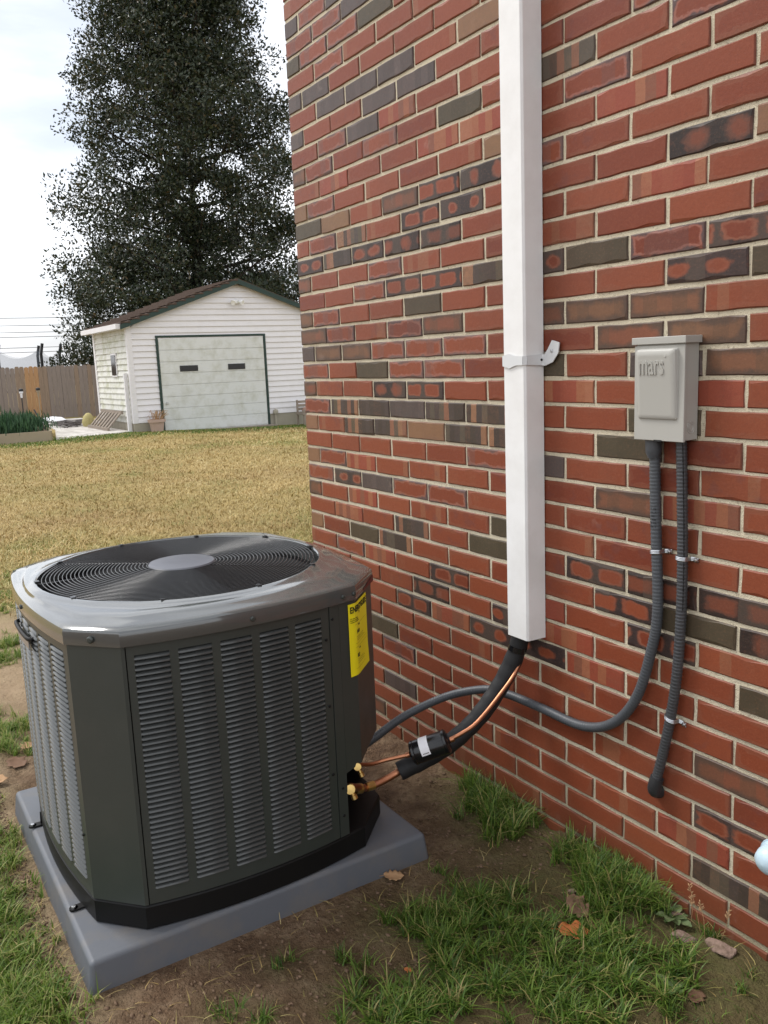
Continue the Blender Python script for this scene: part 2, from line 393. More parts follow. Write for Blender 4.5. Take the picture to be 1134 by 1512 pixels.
BLADE = painted('fan_blade_metal', (.022, .024, .030), .35)
STEEL = simple('zinc_steel', (.50, .51, .53), .32, .5, 1, .1, 60)
PADM = simple('pad_plastic', (.115, .124, .140), .52, .4, 0, .12, 5, .22, 90, .0015, (.20, .165, .12), .30)
COPPER = simple('copper_tube', (.46, .20, .11), .38, .5, 1, .25, 60)
BRASS = simple('brass', (.66, .46, .17), .32, .5, 1, .15, 40)
FOAM = simple('foam_insulation', (.013, .013, .014), .62, .4, 0, .2, 30, .25, 120)
GLOSSBLACK = simple('black_enamel', (.008, .008, .009), .2, .5, 0, .1, 8)
COND = simple('conduit_plastic', (.070, .076, .084), .45, .45, 0, .12, 30, .1, 200)
COND2 = simple('conduit_metal_jacket', (.066, .068, .073), .42, .5, .25, .12, 30)
ELBOW = simple('conduit_elbow', (.03, .03, .032), .5, .4, 0, .3, 40)
WHITE = simple('white_vinyl', (.82, .815, .80), .42, .4, 0, .03, 3, 0, 60, .001, (.50, .47, .43), .22)
BOXM = simple('box_paint', (.40, .39, .355), .42, .45, 0, .05, 6, .05, 300, .0006)
BLACKM = simple('black_ink', (.012, .012, .012), .6, .3)
YELLOW = simple('yellow_label', (.92, .80, .014), .42, .4, 0, .03, 9)
INK = simple('label_ink', (.03, .028, .012), .6, .3)
INKPALE = simple('label_small_print', (.34, .29, .03), .6, .3)
PAPER = simple('white_paper', (.8, .8, .82), .55, .4, 0, .02)
REDLAB = simple('red_label', (.11, .006, .010), .4, .5)
BLUEW = simple('pale_blue_plastic', (.50, .64, .72), .35, .5, 0, .05)
SIDING = simple('white_siding', (.72, .70, .71), .5, .4, 0, .04, 2, 0, 60, .001, (.58, .56, .52), .25)
SIDING_MOSS = simple('mildewed_siding', (.66, .655, .61), .6, .3, 0, .08, 1.8, 0, 60, .001, (.36, .37, .22), .8)
DOORM = simple('weathered_white_door', (.62, .63, .61), .5, .4, 0, .05, 1.6, 0, 60, .001, (.42, .42, .34), .6)
GREENTRIM = simple('dark_green_trim', (.018, .04, .032), .5, .4)
SHINGLE = simple('roof_shingle', (.085, .058, .045), .9, .2, 0, .35, 9)
GLASS = simple('dark_window', (.012, .012, .012), .12, .5)
CONCRETE = simple('concrete', (.34, .31, .25), .9, .2, 0, .15, 4, .3, 40, .004)
SLABM = simple('pale_slab', (.56, .53, .49), .9, .2, 0, .12, 2, .3, 40, .004, (.16, .13, .11), .7)
TERRA = simple('terracotta', (.46, .33, .27), .8, .2, 0, .12, 9)
OLDWOOD = simple('weathered_wood', (.27, .225, .185), .9, .2, 0, .25, 9)
BEDWOOD = simple('bed_board', (.33, .27, .19), .9, .2, 0, .15, 5)
POLEM = simple('dark_pole', (.02, .02, .022), .5, .4)
BARK = simple('bark', (.05, .042, .035), .95, .1, 0, .3, 9)
ROCK = simple('pinkish_stone', (.24, .165, .13), .95, .2, 0, .3, 25, .9, 110, .006, (.09, .065, .04), .8)
CLOD = simple('soil_clod', (.165, .11, .072), .95, .15, 0, .35, 25, .5, 120, .003)
DRY1 = simple('dry_leaf_tan', (.38, .23, .12), .75, .3, 0, .3, 40)
DRY2 = simple('dry_leaf_orange', (.40, .13, .04), .7, .3, 0, .3, 40)
DRY3 = simple('dry_leaf_brown', (.15, .085, .05), .8, .3, 0, .3, 40)
def plank_mat(name, c):
    k = NT(name, .85, .2); p = k.obj(); mpn = k.n('ShaderNodeMapping'); mpn.inputs['Scale'].default_value = (9, 9, .7); k.l(p, mpn.inputs['Vector'])
    n = k.noise(mpn.outputs[0], 4, 6, .6, 1.5); k.color(k.mix(n, smear(c, .6), smear(c, 1.3))); return k.m
PLANKS = [plank_mat('fence_plank_grey', (.24, .20, .175)), plank_mat('fence_plank_brown', (.26, .195, .145)), plank_mat('fence_plank_new', (.40, .235, .12))]

# ------------------------------------------------------------------ ground
BLOBS_R = [(1.16,-.05),(1.27,-.04),(1.30,-.10),(1.38,-.05),(1.39,-.14),(1.12,-.03),(1.22,-.05),
 (1.68,-.05),(1.71,-.06),(1.77,-.04),(1.81,-.07),(1.79,-.13),(1.84,-.05),(1.62,-.04),(1.73,-.11)]
BLOBS_M = [(1.57,-.38),(1.63,-.32),(1.68,-.42),(1.75,-.38),(1.78,-.33),(1.69,-.54),(1.57,-.55),(1.52,-.58),(1.65,-.53),(1.75,-.53),(1.82,-.46),(1.87,-.38),
 (1.92,-.27),(1.97,-.19),(2.05,-.17),(1.97,-.35),(2.03,-.31),(2.07,-.25),(1.92,-.45),(1.86,-.53),(1.79,-.60),(1.77,-.70),(1.73,-.79),(1.80,-.76),(1.84,-.67),
 (2.03,-.40),(1.98,-.46),(1.61,-.46),(1.90,-.20),(1.86,-.24)]
BLOBS_S = [(1.50,-.90),(1.57,-1.08),(1.64,-1.02),(2.17,-.10),(2.13,-.28),(1.61,-.75),(1.57,-.77),(2.01,-.03),(1.44,-.36)]
BLOBS_L = [(-1.59,-1.02),(-1.35,-1.12),(-1.32,-1.01),(-.38,-1.24),(-.38,-1.13),(-.20,-1.25),(.50,-1.40),(.66,-1.43),(.80,-1.44),(.90,-1.43),(1.04,-1.46),(1.14,-1.44),
 (1.19,-1.49),(1.28,-1.46),(1.31,-1.42),(1.31,-1.50),(1.36,-1.43),(1.1,-1.53),(.9,-1.52),(.7,-1.53),(.4,-1.48),(-.6,-1.3),(-1.1,-1.3),(1.0,-1.58),(1.2,-1.6),(1.36,-1.58),(.55,-1.6),(.2,-1.42),(-.3,-1.45),(-1.6,-1.25)]
def gauss(x, y, L_, r):
    s = np.zeros_like(x)
    for a, b in L_: s = np.maximum(s, np.exp(-((x-a)**2+(y-b)**2)/(2*r*r)))
    return s
def lawn_mask(x, y):
    n = fbm(x*1.3+5, y*1.3+9)-.5
    e = smooth01(-1.9, -2.5, x + .35*(y+.9)*(y > -.9)*-1 + n*.9)
    return e
def height(x, y):
    near = smooth01(-3, -1, x)
    h = (fbm(x*5, y*5)-.5)*.022*near + (fbm(x*20+3, y*20, 3)-.5)*.030*near + (fbm(x*.35, y*.35)-.5)*.05*(1-near)
    h = h - .032*np.clip(y-4.5, 0, 5)*smooth01(-6, -15, x)
    # soil banked a little against the wall; flattened under the pad
    h = h + .022*smooth01(-.22, -.02, y)*smooth01(.9, 1.4, x)*near
    pad = smooth01(.12, 0, np.maximum(np.abs(x-.84)-.5, np.abs(y+.835)-.475))
    h = h*(1-pad) + pad*(.003*np.sin(x*20) - .004)
    return h
def axis(parts):
    out = []
    for a, b, st in parts: out += list(np.arange(a, b-1e-6, st))
    out.append(parts[-1][1]); return np.array(out)
gx = np.concatenate([-np.geomspace(900, 26, 26), axis([(-25, -6, .5), (-6, -1.5, .12), (-1.5, 2.6, .022), (2.6, 6, .15)]), np.geomspace(7, 900, 22)])
gy = np.concatenate([-np.geomspace(900, 7, 24), axis([(-6, -2.2, .2), (-2.2, .05, .022), (.05, 3, .1), (3, 14, .4)]), np.geomspace(15, 900, 22)])
GX, GY = np.meshgrid(gx, gy, indexing='ij'); GZ = height(GX, GY)
nx, ny = GX.shape; idx = np.arange(nx*ny).reshape(nx, ny)
F = np.stack([idx[:-1,:-1], idx[1:,:-1], idx[1:,1:], idx[:-1,1:]], -1).reshape(-1, 4)
moss = np.maximum(gauss(GX, GY, BLOBS_R+BLOBS_M, .10), .6*gauss(GX, GY, BLOBS_S, .05)); moss = np.maximum(moss, gauss(GX, GY, [(2.1,-.4),(2.2,-.6),(2.25,-.3),(2.0,-.7),(1.65,-.22),(2.2,-.12),(2.05,-.1)], .2)*1.0)
moss = np.maximum(moss, .7*gauss(GX, GY, BLOBS_L, .09))
lawn = lawn_mask(GX, GY)
pale = smooth01(.35, -.9, GX)*smooth01(.2, -.4, GY)*.95 + .9*smooth01(-1.25, -1.34, GY)*smooth01(1.7, 1.3, GX)  # paler tan soil on the left, with its sunlit brightness put into the colour
green = np.maximum(smooth01(-14.2, -15.4, GX + (fbm(GX*.8, GY*.8)-.5)*1.6)*smooth01(-17.5, -16.5, GX), smooth01(.62, .74, fbm(GX*.6+40, GY*.6+3))*lawn*.8)
green = np.maximum(green, .85*gauss(GX, GY, [(-3.2,-.7),(-2.7,-.9),(-4.2,-.4),(-3.6,.0),(-3.0,1.3),(-3.6,2.1),(-2.6,.9)], .35))
GROUND = fast_mesh('ground', np.stack([GX, GY, GZ], -1).reshape(-1, 3), F, ground_mat(),
    {'moss': moss.ravel(), 'lawn': lawn.ravel(), 'pale': np.clip(pale, 0, 1).ravel(), 'green': green.ravel()}, kind='structure')
GROUND.data.polygons.foreach_set('use_smooth', [True]*len(GROUND.data.polygons))

# ------------------------------------------------------------------ brick house
CH, BL, V0 = .0677, .216, 19.7
TYPES = {  # course -> {brick number: look}; a full course starts with brick 0, a half-bond course with a header as brick 0
 22:{}, 21:{2:'purple',4:'purple'}, 20:{3:'purple',5:'flash'},
 19:{0:'purple',1:'flash',2:'purple',4:'purple'}, 18:{0:'flash',1:'flash',2:'purple'}, 17:{0:'olive',1:'flash',2:'flash',3:'olive',4:'red',5:'purple'},
 16:{1:'flash',4:'red',5:'flash'}, 15:{0:'purple',1:'purple',5:'red'}, 14:{1:'purple',2:'purple',3:'purple',5:'tan'},
 13:{0:'purple',3:'purple',4:'purple',5:'red'}, 12:{1:'flash',2:'purple',3:'stripered',8:'flash'}, 11:{0:'brown',1:'flash',3:'flash',5:'olive',7:'stripe',9:'flash'},
 10:{1:'stripered',2:'red',4:'stripered',5:'stripered',7:'flash'}, 9:{0:'tan',1:'flash',6:'tan',8:'stripered',9:'red'}, 8:{0:'olive',1:'tan',3:'brown',4:'spot',5:'spot',6:'flash'},
 7:{1:'flash',2:'stripe',4:'spot',5:'spot',9:'spot',10:'tan'}, 6:{0:'spot',1:'stripe',2:'spot',3:'spot',4:'spot',8:'stripered'}, 5:{0:'brown',3:'flash',9:'red'},
 4:{2:'flash',3:'spot',4:'spot',5:'stripe',6:'spot',7:'olive',8:'flash',9:'spot',10:'stripe'}, 3:{0:'brown',1:'flash',4:'olive',9:'spot',10:'olive'}, 2:{0:'brown',1:'flash',3:'flash',4:'brown',6:'brown',7:'brown',8:'brown'},
 1:{0:'purple',1:'brown',2:'brown',3:'flash',4:'flash',5:'flash',8:'brown',9:'brown'}, 0:{0:'flash',2:'olive',3:'flash',4:'flash',6:'olive',8:'purple',9:'brown'}, -1:{0:'brown',3:'spot',4:'frame',7:'stripered',9:'stripered'},
 -2:{0:'flash',1:'stripe',2:'stripe',3:'purple',4:'stripe',5:'stripe',8:'olive'}, -3:{0:'tan',2:'stripe',3:'stripe',4:'tan',5:'stripe',6:'stripe',8:'olive'}, -4:{5:'flash',6:'purple'},
 -5:{0:'tan',1:'flash',2:'stripered',8:'brown',9:'stripered'}, -6:{0:'flash',1:'spot',2:'purple',3:'flash',4:'flash'}, -7:{0:'brown',2:'stripered',6:'olive'},
 -8:{1:'stripered',3:'stripe',5:'olive',7:'frame',8:'frame',9:'frame'}, -9:{0:'tan',2:'olive',3:'stripe',8:'frame',9:'olive',10:'spot'}, -10:{1:'flash',2:'stripered',4:'frame',6:'stripered',8:'frame'},
 -11:{4:'frame',6:'spot',7:'stripered',10:'olive'}, -12:{3:'spot',4:'stripered',5:'spot',6:'spot',7:'stripered'}, -13:{}, -14:{2:'olive',9:'brown'}, -15:{3:'flash'},
 -16:{9:'frame'}, -17:{3:'purple',9:'stripered'}, -18:{9:'stripe'}, -19:{2:'brown'} }
house = empty('brick_house', (0, 0, 0), 'red and dark flashed brick house wall with cream mortar joints', 'house')
mb = MB(); mb.box(.004, 5.4, .0042, .30, -.3, 3.52); mb.box(.006, 5.4, .301, 4.5, -.3, 3.50)
wall = mb.build('wall', MORTAR, house)
RANDT = ['red']*11 + ['flash', 'flash', 'spot', 'stripe', 'stripered', 'olive', 'purple', 'brown', 'frame']
def brick_geo(x0, x1, z0, z1, deep, r):
    """front-edge outline with small irregularities: back ring, front ring, inset face"""
    jit = lambda a: r.uniform(-a, a)
    nL = 5 if x1-x0 > .15 else 3
    per = [(x0+(x1-x0)*i/nL, z0) for i in range(nL)] + [(x1, z0+(z1-z0)*i/2) for i in range(2)] + [(x1-(x1-x0)*i/nL, z1) for i in range(nL)] + [(x0, z1-(z1-z0)*i/2) for i in range(2)]
    yo = jit(.0012); per = [(a+jit(.0012), b+jit(.0011)) for a, b in per]; n = len(per); cx = (x0+x1)/2; cz = (z0+z1)/2
    V = [(a, deep, b) for a, b in per] + [(a, .0026+yo, b) for a, b in per]
    for a, b in per:
        i_ = .0022+r.random()*.0016
        if r.random() < .10: i_ += .0045
        V.append((a-math.copysign(i_, a-cx) if abs(a-cx) > (x1-x0)*.45 else a, yo, b-math.copysign(i_, b-cz) if abs(b-cz) > (z1-z0)*.4 else b))
    Fc = []
    for k_ in range(2):
        for j in range(n): q = (j+1) % n; Fc.append((k_*n+j, k_*n+q, (k_+1)*n+q, (k_+1)*n+j))
    Fc.append(tuple(range(2*n, 3*n)))
    UV = [((a-x0)/(x1-x0)*min(1, (x1-x0)/.2), (c-z0)/(z1-z0)) for a, b, c in V]
    return V, Fc, UV
def brick_mesh(name, parts):
    me = bpy.data.meshes.new(name); V = []; Fc = []; UV = []; S = []; MI = []; used = []
    for (v_, f_, u_, ty, sd_) in parts:
        b = len(V); V += v_; UV += u_; S += [sd_]*len(v_)
        if ty not in used: used.append(ty)
        for q in f_: Fc.append(tuple(b+i for i in q)); MI.append(used.index(ty))
    me.from_pydata(V, [], Fc); uvl = me.uv_layers.new(name='UVMap')
    li = np.empty(len(me.loops), np.int32); me.loops.foreach_get('vertex_index', li)
    uvl.data.foreach_set('uv', np.array(UV, np.float32)[li].ravel())
    a = me.attributes.new('seed', 'FLOAT', 'POINT'); a.data.foreach_set('value', np.array(S, np.float32))
    for ty in used: me.materials.append(BM[ty])
    me.polygons.foreach_set('material_index', MI)
    return me
def pix(p):
    d = Vector(p)-CAM; z = d.dot(fw)
    return 567+FPX*d.dot(R_)/z, 756+FPX*d.dot(D_)/z
cands = []
for cs in range(-21, 32):
    z0 = (cs+V0)*CH + .0050; z1 = (cs+1+V0)*CH - .0050
    k_ = 0
    while True:
        if cs % 2 == 0: a, b = k_, k_+1
        else: a, b = (0, .5) if k_ == 0 else (k_-.5, k_+.5)
        if a > 24: break
        r = random.Random(cs*131+k_*17+5)
        jx = r.uniform(-.003, .003)
        x0 = a*BL + (.0044 if a > 0 else 0) + (jx if a > 0 else 0); x1 = b*BL - .0044
        ty = TYPES.get(cs, {}).get(k_)
        if ty == 'spot' and r.random() < .3: ty = 'frame'
        if ty is None: ty = 'red' if (-21 < cs < 22 and k_ < 11) else RANDT[r.randrange(len(RANDT))]
        zz = (r.uniform(-.001, .001))
        dz = .0012*math.sin(k_*1.3+cs)
        geo = brick_geo(x0, x1, z0+zz+dz, z1+zz+dz, .1 if a == 0 else .012, r)
        px, py = pix(((x0+x1)/2, 0, (z0+z1)/2)); dist = ((x0+x1)/2-CAM.x)**2+CAM.y**2
        vis = -20 < px < 1190 and -30 < py < 1512+30 and z1 > .01 and x0 < 2.45
        cands.append((vis, (x1-x0)/dist, geo, ty, r.random()))
        k_ += 1
cands.sort(key=lambda c: (not c[0], -c[1]))
for i, (vis, sz, geo, ty, sd_) in enumerate(cands[:300]):
    new_obj('brick', brick_mesh('brick', [(*geo, ty, sd_)]), wall)
new_obj('brick_courses', brick_mesh('brick_courses', [(*geo, ty, sd_) for vis, sz, geo, ty, sd_ in cands[300:]]), wall, kind='stuff')

# ------------------------------------------------------------------ equipment pad
def rbox(name, x0, x1, y0, y1, z0, z1, bw, mat, parent=None, **k):
    mb = MB(); mb.box(x0, x1, y0, y1, z0, z1)
    o = mb.build(name, mat, parent, loc=((x0+x1)/2, (y0+y1)/2, z0) if parent is None else None, **k); bevel(o, bw, 3); return o
mb = MB()
x0, x1, y0, y1 = .335, 1.345, -1.312, -.358
mb.rings([[(x0,y0,-.03),(x1,y0,-.03),(x1,y1,-.03),(x0,y1,-.03)], [(x0+.012,y0+.012,.075),(x1-.012,y0+.012,.075),(x1-.012,y1-.012,.075),(x0+.012,y1-.012,.075)]])
pad = mb.build('equipment_pad', PADM, None, 'grey moulded plastic pad lying on soil under the condenser', 'pad', loc=(.84, -.835, 0)); bevel(pad, .012, 3)

# ------------------------------------------------------------------ air conditioner
ACX, ACY = .84, -.835
ac = empty('air_conditioner', (ACX, ACY, .075), 'dark grey louvered outdoor air conditioner with round fan grille on top', 'air conditioner')
C4 = {'F': ((.452,-.32), (.452,.29)), 'N': ((.33,.413), (-.34,.413)), 'W': ((-.452,.30), (-.452,-.31)), 'S': ((-.35,-.412), (.35,-.412))}
BOW = {'F': .036, 'N': .03, 'W': .03, 'S': .030}
def side_pt(k, t, off=0):
    a, b = C4[k]; dx, dy = b[0]-a[0], b[1]-a[1]; ln = math.hypot(dx, dy); nx_, ny_ = dy/ln, -dx/ln
    bw = BOW[k]*4*t*(1-t); sl = BOW[k]*4*(1-2*t)/ln
    n = Vector((nx_-dx/ln*sl, ny_-dy/ln*sl)).normalized()
    return Vector((a[0]+dx*t+nx_*bw+n.x*off+ACX, a[1]+dy*t+ny_*bw+n.y*off+ACY)), n
def outline(off=0, n=14, ne=None):
    o = []
    for k in ('F', 'N', 'W', 'S'):
        for i in range(n+1): o.append(side_pt(k, i/n, off)[0])
    return o
zs = lambda pts, z: [(p.x, p.y, z) for p in pts]
# base pan
mb = MB(); mb.rings([zs(outline(-.002), .075), zs(outline(.003), .079), zs(outline(.003), .134), zs(outline(-.001), .138), zs(outline(-.02), .138)], True, True)
mb.build('base_pan', AC_BLACK, ac, smooth=30)
# dark core behind the louvers, cut away at the valve corner
core = outline(-.026); nn = 15
core = [p for i, p in enumerate(core) if not (11 <= i <= 18)]
core.insert(11, Vector((ACX+.20, ACY+.30)))
core.insert(11, Vector((ACX+.40, ACY+.17)))
mb = MB(); mb.rings([zs(core, .139), zs(core, .79)], True, True); mb.build('coil', AC_DARK, ac)
# louvered side panels
ZB, ZT, Z0, Z1, NL = .141, .786, .176, .762, 45
LW = .081
def louv_profile():
    return [(-.0090, .0040), (-.0045, .0026), (.0010, -.0002), (.0042, -.0030), (.0048, -.0042), (.0036, -.0050), (.0022, -.0040), (-.0005, -.0014), (-.0050, .0014), (-.0095, .0028)]
def louver_mesh(wd):
    P = louv_profile(); mb = MB(); rings = []
    for i, x in enumerate([-wd/2, -wd/2+.004, wd/2-.004, wd/2]):
        sq = .25 if i in (0, 3) else 1
        rings.append([(x, -(o if o < 0 else o*sq), z) for o, z in P])    # local: x along, -y outward
    mb.rings(rings); me = bpy.data.meshes.new('louver'); me.from_pydata(mb.v, [], mb.f); me.materials.append(AC_LOUV)
    bm = bmesh.new(); bm.from_mesh(me); bmesh.ops.recalc_face_normals(bm, faces=bm.faces); bm.to_mesh(me); bm.free()
    me.polygons.foreach_set('use_smooth', [True]*len(me.polygons)); me.set_sharp_from_angle(angle=math.radians(50))
    return me
LME = louver_mesh(LW)
def side_panel(k, t0, t1, cols, individual):
    ts = sorted({t0, t1, *[c for cc in cols for c in cc]}); tt = []
    for a, b in zip(ts, ts[1:]):
        m_ = max(1, int((b-a)/.035)); tt += [a+(b-a)*i/m_ for i in range(m_)]
    tt.append(t1); zz = [ZB, Z0, Z1, ZT]; mb = MB()
    P = lambda t, z, o: (*side_pt(k, t, o)[0], z)
    hole = lambda a, b: any(a >= c0-1e-6 and b <= c1+1e-6 for c0, c1 in cols)
    for a, b in zip(tt, tt[1:]):
        for j in range(3):
            if j == 1 and hole(a, b): continue
            mb.add([P(a, zz[j], .002), P(b, zz[j], .002), P(b, zz[j+1], .002), P(a, zz[j+1], .002)], [(0,1,2,3)])
    for c0, c1 in cols:   # rolled edges of each opening
        for t in (c0, c1): mb.add([P(t, Z0, .002), P(t, Z1, .002), P(t, Z1, -.008), P(t, Z0, -.008)], [(0,1,2,3)])
        q = [t for t in tt if c0-1e-6 <= t <= c1+1e-6]
        for a, b in zip(q, q[1:]):
            for z in (Z0, Z1): mb.add([P(a, z, .002), P(b, z, .002), P(b, z, -.008), P(a, z, -.008)], [(0,1,2,3)])
    for t in (t0, t1): mb.add([P(t, ZB, .002), P(t, ZT, .002), P(t, ZT, -.006), P(t, ZB, -.006)], [(0,1,2,3)])
    pn = mb.build('louver_panel', AC_PAINT, ac, fixn=False)
    wl = world_loc(pn); bank = MB()
    for c0, c1 in cols:
        p, n = side_pt(k, (c0+c1)/2, .0005); ang = math.atan2(n.y, n.x)+math.pi/2
        wdt = (side_pt(k, c1)[0]-side_pt(k, c0)[0]).length + .002
        for i in range(NL):
            z = Z0 + (i+.5)*(Z1-Z0)/NL
            if individual:
                o = new_obj('louver', LME, pn); o.location = Vector((p.x, p.y, z))-wl; o.rotation_euler = (0, 0, ang); o.scale = (wdt/LW, 1, 1)
            else:
                ca, sa = math.cos(ang), math.sin(ang); vv = []
                for v_ in LME.vertices:
                    x, y = v_.co.x*wdt/LW, v_.co.y; vv.append((p.x+x*ca-y*sa, p.y+x*sa+y*ca, z+v_.co.z))
                bank.add(vv, [tuple(f.vertices) for f in LME.polygons])
    if not individual: bank.build('louver_bank', AC_LOUV, pn, kind='stuff', smooth=50)
    return pn
side_panel('F', .018, .858, [(.045,.172), (.205,.333), (.368,.496), (.531,.659), (.692,.818)], True)
SC = [(.835-.145*i, .955-.145*i) for i in range(6)]
side_panel('S', .03, .985, sorted(SC), False)
side_panel('W', .03, .97, [(.06+.15*i, .18+.15*i) for i in range(6)], False)
# corner panels
def strip(pts, zb, zt, name, mat=AC_PAINT, th=.006, off=0):
    mb = MB(); n = len(pts)
    for i in range(n-1):
        za = zb[i] if hasattr(zb, '__len__') else zb; zc = zb[i+1] if hasattr(zb, '__len__') else zb
        a, b = pts[i], pts[i+1]
        mb.add([(a.x,a.y,za),(b.x,b.y,zc),(b.x,b.y,zt),(a.x,a.y,zt)], [(0,1,2,3)])
    o = mb.build(name, mat, ac, fixn=False)
    s = o.modifiers.new('th', 'SOLIDIFY'); s.thickness = th; s.offset = -1
    return o
sp = lambda k, t, o=.0035: side_pt(k, t, o)[0]
def chamf(k0, k1, f, o=.0035):
    a = sp(k0, 1, o); b = sp(k1, 0, o); return a+(b-a)*f
strip([sp('S', .988), sp('S', 1), chamf('S','F',.05), chamf('S','F',.5), chamf('S','F',.95), sp('F', 0), sp('F', .014)], ZB, ZT, 'corner_panel')
strip([sp('W', .975), sp('W', 1), sp('S', 0), sp('S', .025)], ZB, ZT, 'corner_panel')
strip([sp('N', .97), sp('N', 1), sp('W', 0), sp('W', .025)], ZB, ZT, 'corner_panel')
strip([sp('N', t/10) for t in range(2, 10)], ZB, ZT, 'rear_panel')
strip([sp('F', .862), sp('F', .905), sp('F', .91)], ZB, ZT, 'service_post')
strip([sp('F', .911), sp('F', .955), sp('F', 1), chamf('F','N',.5), sp('N', 0), sp('N', .1), sp('N', .2)], [.316, .322, .328, .338, .345, .345, .345], ZT, 'service_panel')
# recess behind the valves: floor plate and bracket
mb = MB(); mb.box(ACX+.30, ACX+.335, ACY+.22, ACY+.30, .14, .24); mb.build('valve_bracket', AC_DARK, ac)
# cap with its pressed shoulder and fan opening
RO, ZR = .392, .846
FCX, FCY = ACX-.004, ACY-.012
O0 = outline(0); npt = len(O0)
angs = [math.atan2(p.y-FCY, p.x-FCX) for p in O0]
circ = lambda r, z: [(FCX+r*math.cos(a), FCY+r*math.sin(a), z) for a in angs]
def lerp(A, B, f, z): return [(a[0]+(b[0]-a[0])*f, a[1]+(b[1]-a[1])*f, z) for a, b in zip(A, B)]
Oc = zs(outline(.010), 0); Oi = zs(outline(-.010), 0); Cc = circ(RO+.022, 0)
mb = MB()
mb.rings([zs(outline(.004), .786), zs(outline(.0095), .7865), zs(outline(.010), .790), zs(outline(.010), .817), zs(outline(.0075), .8235), zs(outline(.002), .8275),
          lerp(Oi, Cc, .0, .831), lerp(Oi, Cc, .18, .8335), lerp(Oi, Cc, .34, .8385), lerp(Oi, Cc, .42, .8405), lerp(Oi, Cc, .7, .8425), circ(RO+.020, .8445), circ(RO+.008, .849), circ(RO+.002, .8485),
          circ(RO-.001, .845), circ(RO-.002, .83), circ(RO-.004, .80)], False, False)
cap = mb.build('top_cap', AC_CAP, ac, smooth=28)
mb = MB()
for k, t in (('F', .93), ('F', .5), ('S', .5), ('F', 1.0)):
    p, n = side_pt(k, min(t, .99), .0105)
    mb.disc_axis((p.x, p.y, .803), (n.x, n.y, 0), [(.0065, 0), (.0065, .002), (.0045, .0042), (0.0005, .0045)], 12)
a_, b_ = side_pt('S', 1, .0105)[0], side_pt('F', 0, .0105)[0]; c_ = (a_+b_)/2
mb.disc_axis((c_.x+.002, c_.y-.002, .803), (.67, -.74, 0), [(.0085, -.002), (.0085, .002), (.0055, .0048), (.0005, .005)], 14)
mb.build('cap_screw', AC_PAINT, cap, smooth=40)
# fan grille
mb = MB(); mb.disc_axis((FCX, FCY, .55), (0,0,1), [(.385, 0), (.385, .002)], 48); mb.build('fan_shroud_floor', AC_DARK, ac)
mb = MB(); mb.rings([circ(RO-.006, .801), circ(RO-.006, .551)], False, False); mb.build('fan_shroud', AC_DARK, ac)
nr = 27
for i in range(nr):
    r = .098 + i*(RO-.014-.098)/(nr-1); zc = .851 - .006*(r/RO)**2
    pts = 72; ring = []
    mb = MB()
    for a in range(pts):
        t = 2*math.pi*a/pts; ring.append([(FCX+(r+.0016*math.cos(q))*math.cos(t), FCY+(r+.0016*math.cos(q))*math.sin(t), zc+.0016*math.sin(q)) for q in [math.pi*2*j/6 for j in range(6)]])
    ring.append(ring[0]); mb.rings(ring, False, False); mb.build('grille_wire', WIRE, ac, smooth=80)
for j in range(10):
    t = 2*math.pi*(j+.28)/10; mb = MB()
    mb.tube([(FCX+r*math.cos(t), FCY+r*math.sin(t), .8465-.006*(r/RO)**2) for r in (.07, .2, .3, RO-.004)], .0022, 6)
    mb.box(FCX+(RO-.002)*math.cos(t)-.008, FCX+(RO-.002)*math.cos(t)+.008, FCY+(RO-.002)*math.sin(t)-.006, FCY+(RO-.002)*math.sin(t)+.006, .8455, .8515)
    mb.build('grille_spoke', WIRE, ac, smooth=60)
mb = MB(); mb.disc_axis((FCX, FCY, .848), (0,0,1), [(.088, -.004), (.093, -.001), (.094, .003), (.091, .0065), (.084, .0082), (.03, .0095), (.0005, .0096)], 48); mb.build('hub_plate', HUBM, ac, smooth=30)
for j in range(4):
    mb = MB(); rows = []
    for i in range(7):
        r = .07 + i*.048; wdt = .42+.12*math.sin(i/6*math.pi)
        rows.append([(FCX+r*math.cos(2*math.pi*j/4+.5+wdt*s), FCY+r*math.sin(2*math.pi*j/4+.5+wdt*s), .745+.032*s+.012*s*s) for s in (-1, -.5, 0, .5, 1)])
    for i in range(6):
        for q in range(4): mb.add([rows[i][q], rows[i][q+1], rows[i+1][q+1], rows[i+1][q]], [(0,1,2,3)])
    mb.build('fan_blade', BLADE, ac, smooth=60, fixn=False)
mb = MB(); mb.disc_axis((FCX, FCY, .64), (0,0,1), [(.075, 0), (.08, .02), (.08, .15), (.06, .17)], 32); mb.build('fan_motor', AC_DARK, ac, smooth=40)
# small screws down the seams
mb = MB()
for k, t, z in (('F', .838, .70), ('F', .838, .33), ('F', .838, .52), ('F', .885, .20), ('F', .885, .28), ('S', .97, .30), ('F', .875, .75)):
    p, n = side_pt(k, t, .0035); mb.disc_axis((p.x, p.y, z), (n.x, n.y, 0), [(.004, 0), (.004, .0015), (.0025, .003), (.0004, .0032)], 10)
mb.build('panel_screw', AC_BLACK, ac, smooth=40)
# hold-down clips on the pad
for x, y in ((1.105, -1.285), (.62, -1.295)):
    mb = MB(); mb.bar((x, y+.045, .0785), (x, y, .0785), .022, .005); mb.disc_axis((x, y, .0762), (0,0,1), [(.011, 0), (.011, .0048), (.0005, .0048)], 14); mb.bar((x, y+.033, .079), (x, y+.035, .115), .022, .004)
    cl_ = mb.build('hold_down_clip', AC_BLACK, ac)
    mb = MB(); mb.disc_axis((x, y, .081), (0,0,1), [(.006, 0), (.0055, .004), (.0005, .0045)], 8); mb.build('bolt', STEEL, cl_)
